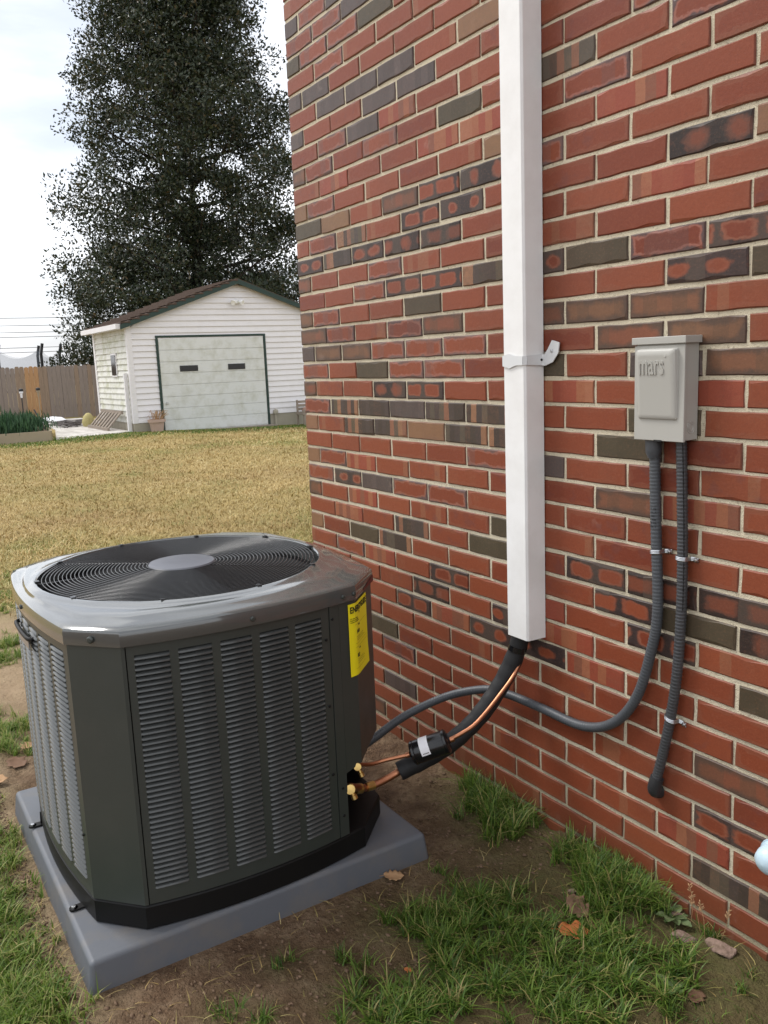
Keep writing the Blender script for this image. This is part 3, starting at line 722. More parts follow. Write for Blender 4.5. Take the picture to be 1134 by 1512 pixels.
# handle badge on the left face, red sticker on the cap
p0, n0 = side_pt('S', .60, .012); p1, n1 = side_pt('S', .34, .012)
mb = MB(); mb.tube(catmull([(*side_pt('S', .62, .0)[0], .735), (*side_pt('S', .61, .014)[0], .735), (*side_pt('S', .47, .016)[0], .735), (*side_pt('S', .34, .014)[0], .735), (*side_pt('S', .33, .0)[0], .735)], .02), .006, 8); hb = mb.build('name_bar', AC_BLACK, ac, smooth=50)
mb = MB(); q = [side_pt('S', t, .0125)[0] for t in (.60, .54, .48, .42, .36)]
for a, b in zip(q, q[1:]): mb.add([(a.x,a.y,.705),(b.x,b.y,.705),(b.x,b.y,.731),(a.x,a.y,.731)], [(0,1,2,3)])
o = mb.build('badge', simple('badge_metal', (.35, .34, .33), .35, .5, .6), hb, fixn=False); o.modifiers.new('s', 'SOLIDIFY').thickness = .002
mb = MB(); a = side_pt('S', .47, .0138)[0]; b = side_pt('S', .40, .0138)[0]
mb.add([(a.x,a.y,.711),(b.x,b.y,.711),(b.x,b.y,.726),(a.x,a.y,.726)], [(0,1,2,3)]); mb.build('badge_mark', simple('badge_red', (.45, .04, .03), .4), hb, fixn=False)
mb = MB(); a = chamf('F', 'N', .45, .0112); b = chamf('F', 'N', 1.02, .0112); mb.add([(a.x,a.y,.788),(b.x,b.y,.788),(b.x,b.y,.806),(a.x,a.y,.795)], [(0,1,2,3)]); mb.build('red_sticker', REDLAB, ac, fixn=False)

# text as thin mesh
def text_mesh(s, size, ext=.0004, bold=0, align='LEFT'):
    c = bpy.data.curves.new('txt', 'FONT'); c.body = s; c.size = size; c.extrude = ext; c.offset = bold; c.align_x = align; c.resolution_u = 2
    o = bpy.data.objects.new('txt', c); COL.objects.link(o)
    dg = bpy.context.evaluated_depsgraph_get(); me = bpy.data.meshes.new_from_object(o.evaluated_get(dg))
    bpy.data.objects.remove(o); return me
# yellow energy label: bends round the service-panel corner
LZ0, LZ1, LWD = .578, .776, .137
pa = sp('F', .958, .0050); pb = sp('F', 1, .0050); pc = chamf('F', 'N', 1.0, .0050)
l1 = (pb-pa).length; d1 = (pb-pa).normalized(); d2 = (pc-pb).normalized()
def lab(s, z, o=0):
    """point at distance s across the sheet; softly bent at the corner; o lifts it off"""
    rad = .012
    if s < l1-rad: p = pa+d1*s; d = d1
    elif s > l1+rad: p = pb+d2*(s-l1); d = d2
    else:
        f = (s-l1+rad)/(2*rad); A = pb-d1*rad; B = pb+d2*rad; p = A*(1-f)**2+pb*2*f*(1-f)+B*f*f; d = (d1*(1-f)+d2*f).normalized()
    n = Vector((d.y, -d.x)); return (p.x+n.x*o, p.y+n.y*o, z)
mb = MB(); NS = 18
def lcurl(s): return .004+.012*max(0, (s/LWD-.25))**1.5 if False else 0
for i in range(NS):
    for j in range(4):
        s0, s1 = LWD*i/NS, LWD*(i+1)/NS; za, zb = LZ0+(LZ1-LZ0)*j/4, LZ0+(LZ1-LZ0)*(j+1)/4
        up = lambda s, z: .0015 + .004*max(0, .62-(z-LZ0)/.09)*(s/LWD)
        mb.add([lab(s0, za, up(s0, za)), lab(s1, za, up(s1, za)), lab(s1, zb, up(s1, zb)), lab(s0, zb, up(s0, zb))], [(0,1,2,3)])
eg = mb.build('energy_label', YELLOW, ac, smooth=60, fixn=False)
eg['label'] = 'yellow energy rating label folded round the panel edge'
def label_text(s, size, s0, z, mat, bold=0, squeeze=1.0, name='lettering'):
    me = text_mesh(s, size, .0002, bold)
    for v_ in me.vertices:
        q = lab(s0+v_.co.x*squeeze, z+v_.co.y, .0024+max(0, .004*(.62-(z-LZ0)/.09)*((s0+v_.co.x*squeeze)/LWD))+v_.co.z); v_.co = Vector(q)-world_loc(eg)
    me.materials.clear(); me.materials.append(mat); o = new_obj(name, me, eg); return o
label_text('ENERGYGUIDE', .0235, .006, LZ1-.025, INK, .0006, .80)
mb = MB(); mb.add([lab(.052, LZ1-.028, .0026), lab(.060, LZ1-.028, .0026), lab(.056, LZ1-.036, .0026)], [(0,2,1)]); mb.build('arrow_mark', INK, eg, fixn=False)
for q, z in enumerate((LZ1-.042, LZ1-.047, LZ1-.052)): label_text(['U.S. Government', 'Federal law prohibits', 'Central Air Conditioner'][q], .0045, .006, z, INK, 0, 1.0, 'small_print')
label_text('14.0', .0135, .030, LZ1-.085, INK, .0006); label_text('8.2', .0135, .030, LZ1-.150, INK, .0006)
label_text('SEER', .006, .045, LZ1-.066, INK); label_text('HSPF', .006, .045, LZ1-.131, INK)
mb = MB()
def lline(sa, sb, z, th):
    nseg = 10
    for i in range(nseg):
        a = sa+(sb-sa)*i/nseg; b = sa+(sb-sa)*(i+1)/nseg
        mb.add([lab(a, z, .0027), lab(b, z, .0027), lab(b, z+th, .0027), lab(a, z+th, .0027)], [(0,1,2,3)])
for z0_ in (LZ1-.060, LZ1-.122): lline(.022, .122, z0_, .0007)
for z0_ in (LZ1-.112, LZ1-.180): lline(.022, .122, z0_, .0007)
for z0_ in (.0945, .099, .104, .157, .162, .168): lline(.030, .030+.05+.03*random.random(), LZ1-z0_, .0012)
mb.build('small_print', INKPALE, eg, fixn=False)

# service valves
mb = MB(); v1 = Vector((1.298, -0.560, 0.320)); v2 = Vector((1.304, -0.589, 0.266))
for v_, s in ((v1, 1.15), (v2, 1.5)):
    mb = MB()
    mb.disc_axis(v_-Vector((.85, -.42, .28)).normalized()*.03, (.85, -.42, .28), [(.006*s, 0), (.0075*s, .02), (.0095*s, .022), (.0100*s, .034), (.0088*s, .0365), (.0005, .037)], 12)
    vb = mb.build('service_valve', BRASS, ac, smooth=35)
    mb = MB(); mb.disc_axis(v_+Vector((.0, .004, -.006)), (.35, .25, -1), [(.0042*s, 0), (.0045*s, .012), (.006*s, .013), (.006*s, .024), (.0005, .025)], 8); mb.build('service_port', BRASS, vb, smooth=35)
    mb = MB(); mb.tube([v_+Vector((-.02, -.05, -.004)), v_+Vector((-.018, 0, 0))], .0045*s, 8); mb.build('stub_pipe', COPPER, vb, smooth=40)

# ------------------------------------------------------------------ refrigerant lines
rl = empty('refrigerant_lines', (1.33, -.2, .3), 'black foam covered pipe and copper line with filter drier running to the condenser', 'pipes')
mb = MB(); mb.tube(catmull([v2+Vector((-.02, .006, -.003)), (1.258, -.52, .228), (1.258, -.46, .229), (1.264, -.40, .246), (1.28, -.36, .262)], .01), .0105, 12); mb.build('suction_pipe', COPPER, rl, smooth=50)
mb = MB(); mb.tube([(1.2585, -.512, .2275), (1.2575, -.488, .2265)], [.0128, .0128], 12); mb.tube([(1.262, -.55, .236), (1.2595, -.53, .230)], .0145, 10); mb.build('pipe_joint', BRASS, rl, smooth=50)
ins = catmull([(1.262, -.405, .244), (1.305, -.29, .292), (1.326, -.18, .358), (1.342, -.10, .446), (1.358, -.055, .531), (1.378, -.038, .620)], .008)
mb = MB(); mb.tube(ins, [.0265+.0006*math.sin(i*1.1)+.0005*math.sin(i*.37) for i in range(len(ins))], 18); mb.build('foam_insulation', FOAM, rl, smooth=60)
mb = MB(); mb.tube([ins[-9], ins[-8], ins[-7]], .0278, 18); mb.build('tape_band', GLOSSBLACK, rl, smooth=60)
mb = MB(); mb.tube(catmull([v1+Vector((-.02, .004, -.003)), (1.266, -.50, .296), (1.272, -.455, .297), (1.300, -.392, .306)], .01), .0055, 10)
mb.build('liquid_pipe', COPPER, rl, smooth=50)
mb = MB(); lp = catmull([(1.366, -.302, .349), (1.385, -.27, .368), (1.396, -.225, .392), (1.388, -.14, .444), (1.378, -.060, .508), (1.368, -.022, .60)], .01); mb.tube(lp, .0058, 10); mb.build('liquid_pipe', COPPER, rl, smooth=50)
da, db = Vector((1.303, -.392, .309)), Vector((1.369, -.300, .350)); dax = (db-da).normalized(); dl = (db-da).length
mb = MB(); mb.disc_axis(da, dax, [(.008, 0), (.011, .004), (.030, .006), (.0345, .010), (.0345, .016), (.0325, .0175), (.0335, .021), (.0335, dl-.021), (.0325, dl-.0175), (.0345, dl-.016), (.0345, dl-.010), (.030, dl-.006), (.011, dl-.004), (.008, dl)], 36)
dr = mb.build('filter_drier', GLOSSBLACK, rl, smooth=40)
for c in (da-dax*.012, db+dax*.001):
    mb = MB(); mb.tube([c, c+dax*.011], .0078, 12); mb.build('solder_fitting', COPPER, rl, smooth=50)
mb = MB(); u_ = dax.cross(Vector((0,0,1))).normalized(); w_ = u_.cross(dax).normalized()
def dpt(a, h, r=.0341): return da + dax*h + (u_*math.cos(a)+w_*math.sin(a))*r
LA = [math.radians(a) for a in range(-8, 108, 8)]
for a, b in zip(LA, LA[1:]): mb.add([dpt(a, .036), dpt(b, .036), dpt(b, .062), dpt(a, .062)], [(0,1,2,3)])
dlb = mb.build('drier_label', PAPER, dr, smooth=60, fixn=False)
mb = MB()
for i in range(5): mb.add([dpt(math.radians(0), .041+i*.0036, .0344), dpt(math.radians(4.5), .041+i*.0036, .0344), dpt(math.radians(4.5), .0436+i*.0036, .0344), dpt(math.radians(0), .0436+i*.0036, .0344)], [(0,1,2,3)])
mb.build('label_print', INK, dlb, fixn=False)

# ------------------------------------------------------------------ white line-set cover on the wall
cx0, cx1, cy = 1.336, 1.432, -.067
prof = [(cx0, -.0015), (cx0, cy+.014), (cx0+.012, cy), (cx1-.005, cy), (cx1, cy+.006), (cx1+.003, -.0015)]
mb = MB(); mb.rings([[(x, y, z) for x, y in prof] for z in (.603, 3.40)], False, True)
cov = mb.build('pipe_cover', WHITE, None, 'tall white vinyl pipe cover fixed vertically on the brick wall', 'pipe cover', loc=(1.385, 0, .6), fixn=False)
s_ = cov.modifiers.new('t', 'SOLIDIFY'); s_.thickness = .003; s_.offset = -1
bevel(cov, .003, 3, 20)
# strap
STRAPM = simple('strap_plastic', (.66, .67, .67), .4, .45, 0, .05, 20)
mb = MB(); o_ = .0022
sq = [(cx0-.002, -.02), (cx0-.0025, cy+.013), (cx0+.011, cy-o_), (cx1-.004, cy-o_), (cx1+.0026, cy+.006), (cx1+.006, -.010), (cx1+.016, -.004)]
hts = [(-.012, .012), (-.014, .014), (-.014, .014), (-.012, .011), (-.012, .012), (-.015, .015), (-.017, .012)]
mid = .036
path = []
for i in range(len(sq)-1):
    for f in ((0, .33, .66) if i == 2 else (0,)):
        a, b = Vector(sq[i]), Vector(sq[i+1]); p = a+(b-a)*f; h0 = hts[i][0]+(hts[i+1][0]-hts[i][0])*f; h1 = hts[i][1]+(hts[i+1][1]-hts[i][1])*f
        if i == 2 and f == .33: h0 -= .007; h1 += .006
        path.append((p, h0, h1))
path.append((Vector(sq[-1]), *hts[-1])); ZS = 1.385
for (a, l0, u0), (b, l1_, u1) in zip(path, path[1:]):
    mb.add([(a.x,a.y,ZS+l0),(b.x,b.y,ZS+l1_),(b.x,b.y,ZS+u1),(a.x,a.y,ZS+u0)], [(0,1,2,3)])
st = mb.build('wall_strap', STRAPM, cov, fixn=False); q_ = st.modifiers.new('t', 'SOLIDIFY'); q_.thickness = .0022; q_.offset = 1
mb = MB(); tab = [(cx1+.014, -.017), (cx1+.046, -.007), (cx1+.066, .016), (cx1+.071, .043), (cx1+.043, .050), (cx1+.026, .026), (cx1+.012, .012)]
mb.rings([[(x, -.0095, ZS+z) for x, z in tab], [(x, -.0065, ZS+z) for x, z in tab]])
mb.build('strap_tab', STRAPM, cov)
mb = MB(); mb.disc_axis((cx0+.022, cy-o_-.0005, ZS), (0,-1,0), [(.0042, 0), (.0042, .0014), (.0005, .0015)], 10)
mb.disc_axis((cx1+.0075, -.0135, ZS), (.6,-.8,0), [(.0035, 0), (.003, .003), (.0005, .0032)], 10)
mb.build('screw', BLACKM, cov)
mb = MB(); mb.disc_axis((cx1+.043, -.0095, ZS+.022), (0,-1,0), [(.0045, 0), (.004, .002), (.0005, .0028)], 10); mb.build('screw', STEEL, cov)

# ------------------------------------------------------------------ disconnect box
bx = empty('disconnect_box', (1.867, 0, 1.19), 'beige metal electrical disconnect box screwed to the brick wall', 'electrical box')
BX0, BX1, BD = 1.795, 1.937, -.051
def bb(name, x0, x1, y0, y1, z0, z1, bw, mat=BOXM, par=None):
    mb = MB(); mb.box(x0, x1, y0, y1, z0, z1); o = mb.build(name, mat, par or bx); bevel(o, bw, 2); return o
bb('enclosure', BX0+.004, BX1-.003, BD+.003, -.0012, 1.197, 1.412, .0015)
cvr = bb('front_cover', BX0+.001, BX1, BD-.001, BD+.006, 1.194, 1.4085, .0015)
bb('hood', BX0-.004, BX1+.005, BD-.006, -.0012, 1.4115, 1.4275, .0012)
# raised tapered panel
mb = MB(); px0, px1, pz0, pz1 = BX0+.014, BX1-.016, 1.243, 1.402
def ring_(x0, x1, z0, z1, y0, y1, r, n=4):
    P = []
    for (cx_, cz_, a0) in ((x1-r, z0+r, -90), (x1-r, z1-r, 0), (x0+r, z1-r, 90), (x0+r, z0+r, 180)):
        for i in range(n+1):
            a = math.radians(a0+90*i/n); x = cx_+r*math.cos(a); z = cz_+r*math.sin(a); f = (z-z0)/(z1-z0); P.append((x, y0+(y1-y0)*f, z))
    return P
yb = BD-.0012
mb.rings([ring_(px0, px1, pz0, pz1, yb, yb, .006), ring_(px0+.001, px1-.002, pz0+.001, pz1-.002, yb-.003, yb-.011, .006), ring_(px0+.004, px1-.006, pz0+.003, pz1-.006, yb-.0045, yb-.0145, .007), ring_(px0+.012, px1-.014, pz0+.010, pz1-.016, yb-.0058, yb-.0150, .006), ring_(px0+.013, px1-.015, pz0+.011, pz1-.017, yb-.0058-.0092/.133*.001, yb-.0150+.0092/.133*.001, .006)], False, True)
rp = mb.build('raised_panel', BOXM, cvr, smooth=40)
me = text_mesh('mars', .040, .0010, .0005); me.materials.clear(); me.materials.append(BOXM)
for v_ in me.vertices:
    x, y, z = v_.co; X = px0+.010+x*.92; Z = 1.345+y*1.62; f = (Z-pz0-.010)/(pz1-.016-pz0-.010); Y = yb-.0058-(.0150-.0058)*f
    v_.co = Vector((X, Y-.0008-z*1.2, Z))-world_loc(cvr)
new_obj('embossed_lettering', me, cvr)
mb = MB(); mb.disc_axis((px1-.026, yb-.0148, 1.385), (0,-1,.05), [(.0035, 0), (.0032, .0008), (.0005, .0009)], 12); mb.build('embossed_dot', BOXM, cvr)
mb = MB()
for rr in (.013, .008):
    ring = []
    for a in range(25):
        t = 2*math.pi*a/24; ring.append([(BX1-.003+.0012*math.sin(q), -.024+(rr+.0008*math.cos(q))*math.cos(t), 1.226+(rr+.0008*math.cos(q))*math.sin(t)) for q in [math.pi*2*j/5 for j in range(5)]])
    mb.rings(ring, False, False)
mb.build('knockout', BOXM, bx, smooth=60)
mb = MB(); mb.box(BX0+.060, BX0+.082, BD-.0022, BD+.003, 1.1925, 1.1962); mb.build('latch_slot', BLACKM, cvr)

# ------------------------------------------------------------------ conduits
def corr(path, r, n, pitch, amp):
    P = catmull(path, pitch/3); return P, [r+amp*math.sin(2*math.pi*i/3.0) for i in range(len(P))]
c1 = empty('flexible_conduit', (1.83, -.017, 1.19), 'grey corrugated conduit looping from box down to the condenser', 'conduit')
P, rr = corr([(1.8285,-.0165,1.150),(1.832,-.0165,1.05),(1.837,-.0165,.948),(1.844,-.0165,.782),(1.827,-.0165,.675),(1.782,-.0165,.538),(1.704,-.0165,.442),(1.594,-.0165,.395),(1.437,-.02,.394),(1.305,-.035,.398),(1.223,-.06,.394),(1.124,-.13,.357),(1.071,-.25,.308),(1.062,-.36,.262),(1.06,-.43,.235)], .0128, 14, .0085, .00075)
mb = MB(); mb.tube(P, rr, 16); mb.build('tube', COND, c1, smooth=60)
mb = MB(); mb.disc_axis((1.828,-.0215,1.1935), (.03,0,-1), [(.019, 0), (.019, .020), (.0185, .030), (.0145, .040), (.0135, .044)], 24); mb.build('end_fitting', COND, c1, smooth=35)
me = None
mb = MB()
for i, z in enumerate(np.arange(.985, 1.035, .0085)):
    for q in range(5):
        if (i+q) % 4 == 3: continue
        a0 = math.radians(-128+q*17); a1 = math.radians(-128+q*17+11); c_ = (1.8345, -.0165)
        mb.add([(c_[0]+.0134*math.cos(a), c_[1]+.0134*math.sin(a), z+dz) for a, dz in ((a0,0),(a1,0),(a1,.0042),(a0,.0042))], [(0,1,2,3)])
mb.build('faded_print', simple('faded_print', (.025, .028, .032), .7), c1, fixn=False)
c2 = empty('ribbed_conduit', (1.905, -.017, 1.19), 'straight ribbed grey conduit ending in dark elbow entering the bricks', 'conduit')
P, rr = corr([(1.903,-.0165,1.197),(1.909,-.0165,1.06),(1.913,-.0165,.928),(1.913,-.0165,.798),(1.905,-.0165,.646),(1.888,-.0165,.52),(1.864,-.0165,.405),(1.850,-.0185,.345)], .0122, 14, .0085, .0009)
mb = MB(); mb.tube(P, rr, 16); mb.build('tube', COND2, c2, smooth=60)
mb = MB(); mb.tube(catmull([(1.853,-.0185,.352),(1.849,-.0215,.333),(1.846,-.020,.316),(1.844,-.006,.306),(1.843,.004,.304)], .004), [.0145]*3+[.0165]*40 if False else .0168, 16); mb.build('elbow', ELBOW, c2, smooth=60)
mb = MB(); mb.tube([p+Vector((.0095, -.0072, 0)) for p in catmull([(1.903,-.0165,1.19),(1.909,-.0165,1.06),(1.913,-.0165,.928),(1.913,-.0165,.80)], .012)], [.0018 if i % 2 else .0012 for i in range(len(catmull([(1.903,-.0165,1.19),(1.909,-.0165,1.06),(1.913,-.0165,.928),(1.913,-.0165,.80)], .012)))], 6); mb.build('seam', BLACKM, c2)
def clip(c, tilt, lab_, two):
    x, z = c; e = empty('pipe_clip', (x, 0, z), lab_, 'pipe clip')
    pts = []; R2 = .0146
    for i in range(13):
        a = math.radians(180+180*i/12); pts.append((x+R2*math.cos(a), -.0165+R2*math.sin(a)))
    pts = [(x-R2-(.010 if two else 0), -.004 if two else -.002)] + [(x-R2, -.008)] + pts + [(x+R2+.001, -.006), (x+R2+.006, -.003), (x+R2+.019, -.0025)]
    mb = MB(); rings = []
    for i, (px_, py_) in enumerate(pts):
        a = Vector(pts[max(0, i-1)]); b = Vector(pts[min(len(pts)-1, i+1)]); t = (b-a).normalized(); n = Vector((t.y, -t.x)); zz_ = z+tilt*(px_-x)
        rings.append([(px_+n.x*o, py_+n.y*o, zz_+h) for h, o in ((-.0052, 0), (-.0030, .0010), (-.0016, .0003), (0, .0012), (.0016, .0003), (.0030, .0010), (.0052, 0), (.0052, -.0012), (-.0052, -.0012))])
    mb.rings(rings); mb.build('band', STEEL, e, smooth=40)
    sx = x+R2+.0135; mb = MB(); mb.disc_axis((sx, -.0035, z+tilt*(sx-x)), (0,-1,0), [(.0056, 0), (.0056, .002), (.004, .0045), (.0005, .0052)], 12); mb.build('screw_head', STEEL, e, smooth=40)
clip((1.838, .925), .10, 'zinc pipe clip holding the looping conduit to the bricks', False)
clip((1.9125, .922), -.08, 'upper zinc pipe clip on the straight ribbed conduit', False)
clip((1.889, .520), -.35, 'lower zinc pipe clip above the dark elbow', True)

# pale blue outlet dome at the wall's edge of view
sp_ = empty('vent_dome', (2.168, 0, .29), 'pale blue plastic dome sticking out of the wall low down', 'vent cap')
mb = MB(); mb.disc_axis((2.170, .0, .291), (-.06,-1,-.1), [(.036, 0), (.036, .008), (.033, .010), (.032, .028), (.027, .042), (.016, .050), (.0005, .053)], 28); mb.build('dome', BLUEW, sp_, smooth=40)
mb = MB(); mb.disc_axis((2.170, -.0, .291), (-.06,-1,-.1), [(.0385, .001), (.0395, .004), (.0385, .0075)], 28); mb.build('flange', BLUEW, sp_, smooth=40)

# ------------------------------------------------------------------ grass, weeds, leaves, stones
def hgt(x, y): return height(np.asarray(x, float), np.asarray(y, float))
def in_pad(x, y): return (x > .325) & (x < 1.355) & (y > -1.322) & (y < -.348)
def blades(X, Y, L0, Wd, lean, nseg=3, az=None):
    n = len(X); Z = hgt(X, Y)-.004
    az = rng.random(n)*2*np.pi if az is None else az; ln = lean*(.35+rng.random(n)*1.0)
    dx, dy = np.cos(az), np.sin(az); sx, sy = -dy, dx
    V = np.zeros((n, 2*nseg+1, 3))
    for i in range(nseg):
        t = i/nseg; wd = Wd*(1-t**1.6)*.5; r_ = L0*ln*t*t*.8; up = L0*(t-.35*ln*t*t)
        for s, j in ((-1, 2*i), (1, 2*i+1)):
            V[:, j, 0] = X+dx*r_+sx*wd*s; V[:, j, 1] = Y+dy*r_+sy*wd*s; V[:, j, 2] = Z+up
    V[:, -1, 0] = X+dx*L0*ln*.8; V[:, -1, 1] = Y+dy*L0*ln*.8; V[:, -1, 2] = Z+L0*(1-.35*ln)
    b = (np.arange(n)*(2*nseg+1))[:, None]
    tri = []
    for i in range(nseg-1): tri += [(2*i, 2*i+1, 2*i+3), (2*i, 2*i+3, 2*i+2)]
    k = 2*(nseg-1); tri.append((k, k+1, k+2))
    Fc = (b[:, :, None]+np.array(tri)[None]).reshape(-1, 3)
    return V.reshape(-1, 3), Fc
def scatter(L_, r, per, lmin, lmax, wd, lean, clump=14, edge=.95):
    X = []; Y = []
    for a, b in L_:
        m_ = int(per*(.7+.6*random.random())); nc = max(3, m_//clump)
        ca = rng.normal(0, r, (nc, 2)); ii = rng.integers(0, nc, m_)
        X.append(a+ca[ii, 0]+rng.normal(0, .008, m_)); Y.append(b+ca[ii, 1]+rng.normal(0, .008, m_))
    X = np.concatenate(X); Y = np.concatenate(Y); ok = (Y < -.008) & ~in_pad(X, Y); X = X[ok]; Y = Y[ok]
    ll = lmin+(lmax-lmin)*rng.random(len(X))**1.6
    return blades(X, Y, ll, wd*(.6+.8*rng.random(len(X))), lean)
def merge(parts):
    V = []; Fc = []; b = 0
    for v_, f_ in parts: V.append(v_); Fc.append(f_+b); b += len(v_)
    return np.concatenate(V), np.concatenate(Fc)
parts = [scatter(BLOBS_R, .034, 330, .035, .115, .0038, 1.0, 22), scatter(BLOBS_M, .036, 270, .025, .085, .0042, 1.15, 26), scatter(BLOBS_S, .018, 60, .02, .055, .003, 1.0)]
X = rng.uniform(1.38, 2.35, 5200); Y = rng.uniform(-1.0, -.02, 5200); ok = (fbm(X*4+3, Y*4+8) > .53) & ~in_pad(X, Y) & (X-1.2 > -Y*.55); X = X[ok]; Y = Y[ok]
parts.append(blades(X, Y, .008+.022*rng.random(len(X))**2, .0026*np.ones(len(X)), 1.3, 2))
V_, F_ = merge(parts)
fast_mesh('grass', V_, F_, GRASS, label='dark green grass tufts growing in damp soil beside the wall', cat='grass', kind='stuff')
parts = [scatter(BLOBS_L, .050, 520, .025, .075, .0038, 1.0), scatter([(-3.2,-.7),(-2.7,-.9),(-2.9,-.6),(-2.4,-1.05),(-3.0,1.3),(-3.6,2.1)], .12, 420, .02, .06, .005, 1.0)]
V_, F_ = merge(parts)
fast_mesh('grass', V_, F_, GRASS2, label='bright green grass clumps on pale soil along the pad side', cat='grass', kind='stuff')
X = np.concatenate([rng.uniform(-.3, 1.4, 500), rng.uniform(1.36, 2.3, 700)]); Y = np.concatenate([-1.33-np.abs(rng.normal(0, .08, 500)), rng.uniform(-1.3, -.02, 700)]); ok = ~in_pad(X, Y); X = X[ok]; Y = Y[ok]
V_, F_ = blades(X, Y, .012+.035*rng.random(len(X)), .0016+.0014*rng.random(len(X)), 1.9, 3)
fast_mesh('straw_litter', V_, F_, STRAW, label='scattered bits of dry straw on the soil round the pad', cat='straw', kind='stuff')
# dry lawn
N = 170000
t = rng.random(N)**1.7; dist = 4.5+t*16.0; ang = math.atan2(fw.y, fw.x)+np.radians(rng.uniform(-14, 34, N))
X = CAM.x+dist*np.cos(ang); Y = CAM.y+dist*np.sin(ang)
ok = (lawn_mask(X, Y) > rng.random(N)*.9+.05) & (X > -16.3) & ~((X > -.1) & (Y > -.05)); X = X[ok]; Y = Y[ok]; dd = dist[ok]
V_, F_ = blades(X, Y, .03+.05*rng.random(len(X)), .0018+.0006*dd*(.5+rng.random(len(X))), 1.6, 3)
fast_mesh('dry_lawn', V_, F_, STRAW, label='short straw coloured winter lawn between house and shed', cat='lawn', kind='stuff')
# greener fringe in front of the shed
N = 16000; X = rng.uniform(-16.4, -14.6, N); Y = rng.uniform(-1, 10, N); ok = (rng.random(N) < smooth01(-14.4, -15.8, X+(fbm(X*.9, Y*.9)-.5)*1.5)) & ~((X < -15.9) & (Y > 4.0)); X = X[ok]; Y = Y[ok]
V_, F_ = blades(X, Y, .03+.05*rng.random(len(X)), .018*np.ones(len(X)), .9, 2)
fast_mesh('grass', V_, F_, GRASS, label='green grass fringe in front of the white shed', cat='grass', kind='stuff')

def ico(sub=1):
    bm = bmesh.new(); bmesh.ops.create_icosphere(bm, subdivisions=sub, radius=1); v_ = np.array([p.co[:] for p in bm.verts]); f_ = np.array([[q.index for q in p.verts] for p in bm.faces]); bm.free(); return v_, f_
iv, if_ = ico(1)
def clods(n, sampler, smin, smax, name, mat, **k):
    V = []; Fc = []
    for i in range(n):
        x, y = sampler()
        if in_pad(np.array(x), np.array(y)) or y > -.01: continue
        s = smin+(smax-smin)*random.random()**2.5
        R3 = np.array(Matrix.Rotation(random.random()*6.28, 3, 'Z') @ Matrix.Rotation(random.random()*6.28, 3, 'X'))
        v_ = (iv*(1+.38*rng.standard_normal((len(iv), 1))))@R3.T*s*np.array([1.15, .9, .55])+np.array([x, y, float(hgt(x, y))+s*.15]); Fc.append(if_+len(V)*len(iv)); V.append(v_)
    return fast_mesh(name, np.concatenate(V), np.concatenate(Fc), mat, **k)
def samp_l():
    if random.random() < .6: return random.uniform(-.2, 1.5), -1.33-abs(random.gauss(0, .06))
    if random.random() < .6: return random.uniform(1.36, 1.75), random.uniform(-1.5, -.3)
    return random.uniform(.9, 1.6), random.uniform(-.34, -.02)
clods(5200, samp_l, .0010, .0062, 'soil_crumbs', CLOD, label='loose crumbs of brown soil around the pad', cat='soil', kind='stuff')

def leaf(name, c, size, mat, lab_, rz, lobes=3, curl=.25, tilt=.1):
    n = 11; me_v = []; Fc = []
    for i in range(n):
        t = i/(n-1); wd = math.sin(math.pi*min(1, t*.95+.04))**.7*(.36+.10*math.sin(t*lobes*6.28)); zc = curl*(t-.5)**2
        for s in (-1, -.5, 0, .5, 1): me_v.append((size*(t-.5)+random.uniform(-.02, .02)*size, size*wd*s*(1+random.uniform(-.12, .12)), size*(zc+curl*.7*abs(s)*wd+random.uniform(0, .03))))
    for i in range(n-1):
        for q in range(4): Fc.append((i*5+q, i*5+q+1, i*5+q+6, i*5+q+5))
    mb = MB(); mb.add(me_v, Fc); mb.tube([(-size*.5, 0, size*curl*.25), (-size*.72, size*.04, size*.05)], size*.012, 5)
    o = mb.build(name, mat, None, lab_, 'leaf', smooth=60, loc=(0, 0, 0), fixn=False); s_ = o.modifiers.new('t', 'SOLIDIFY'); s_.thickness = size*.012
    o.location = (c[0], c[1], float(hgt(c[0], c[1]))+.004+(c[2] if len(c) > 2 else 0)); o.rotation_euler = (tilt, tilt*.6, rz); return o
leaf('dead_leaf', (1.365, -.50), .055, DRY1, 'curled tan dead leaf against the pad\'s front edge', 1.0, 4, .5)
leaf('dead_leaf', (1.83, -.28, .012), .075, DRY2, 'large orange dead leaf lying in the grass', .9, 2, .3)
leaf('dead_leaf', (1.765, -.265, .004), .06, DRY3, 'dark brown dead leaf lying flat beside the large orange leaf', 2.2, 3, .3)
leaf('dead_leaf', (1.775, -.21, .02), .065, DRY3, 'brown dead leaf standing upright between grass blades', .2, 3, .6, .7)
leaf('dead_leaf', (1.83, -.205, .01), .05, DRY1, 'small pale tan dead leaf behind the large orange leaf', 2.7, 3, .4)
leaf('dead_leaf', (1.69, -.67), .02, DRY2, 'tiny orange leaf scrap on bare soil', .5, 2, .3)
leaf('dead_leaf', (2.12, -.20), .05, DRY3, 'brown withered leaf near the vent dome', 1.9, 3, .4)
leaf('dead_leaf', (-.02, -1.24), .09, DRY3, 'dark withered leaf on pale soil left of the condenser', .4, 3, .4)
leaf('dead_leaf', (.10, -1.33), .08, DRY1, 'tan withered leaf by the pad\'s far corner', 1.4, 3, .4)
leaf('dead_leaf', (-.15, -1.18), .07, DRY1, 'tan leaf between green clumps left of condenser', 2.4, 3, .4)
leaf('dead_leaf', (1.14, -1.50), .07, DRY3, 'brown leaf half hidden in bright grass by the pad', .4, 3, .3)

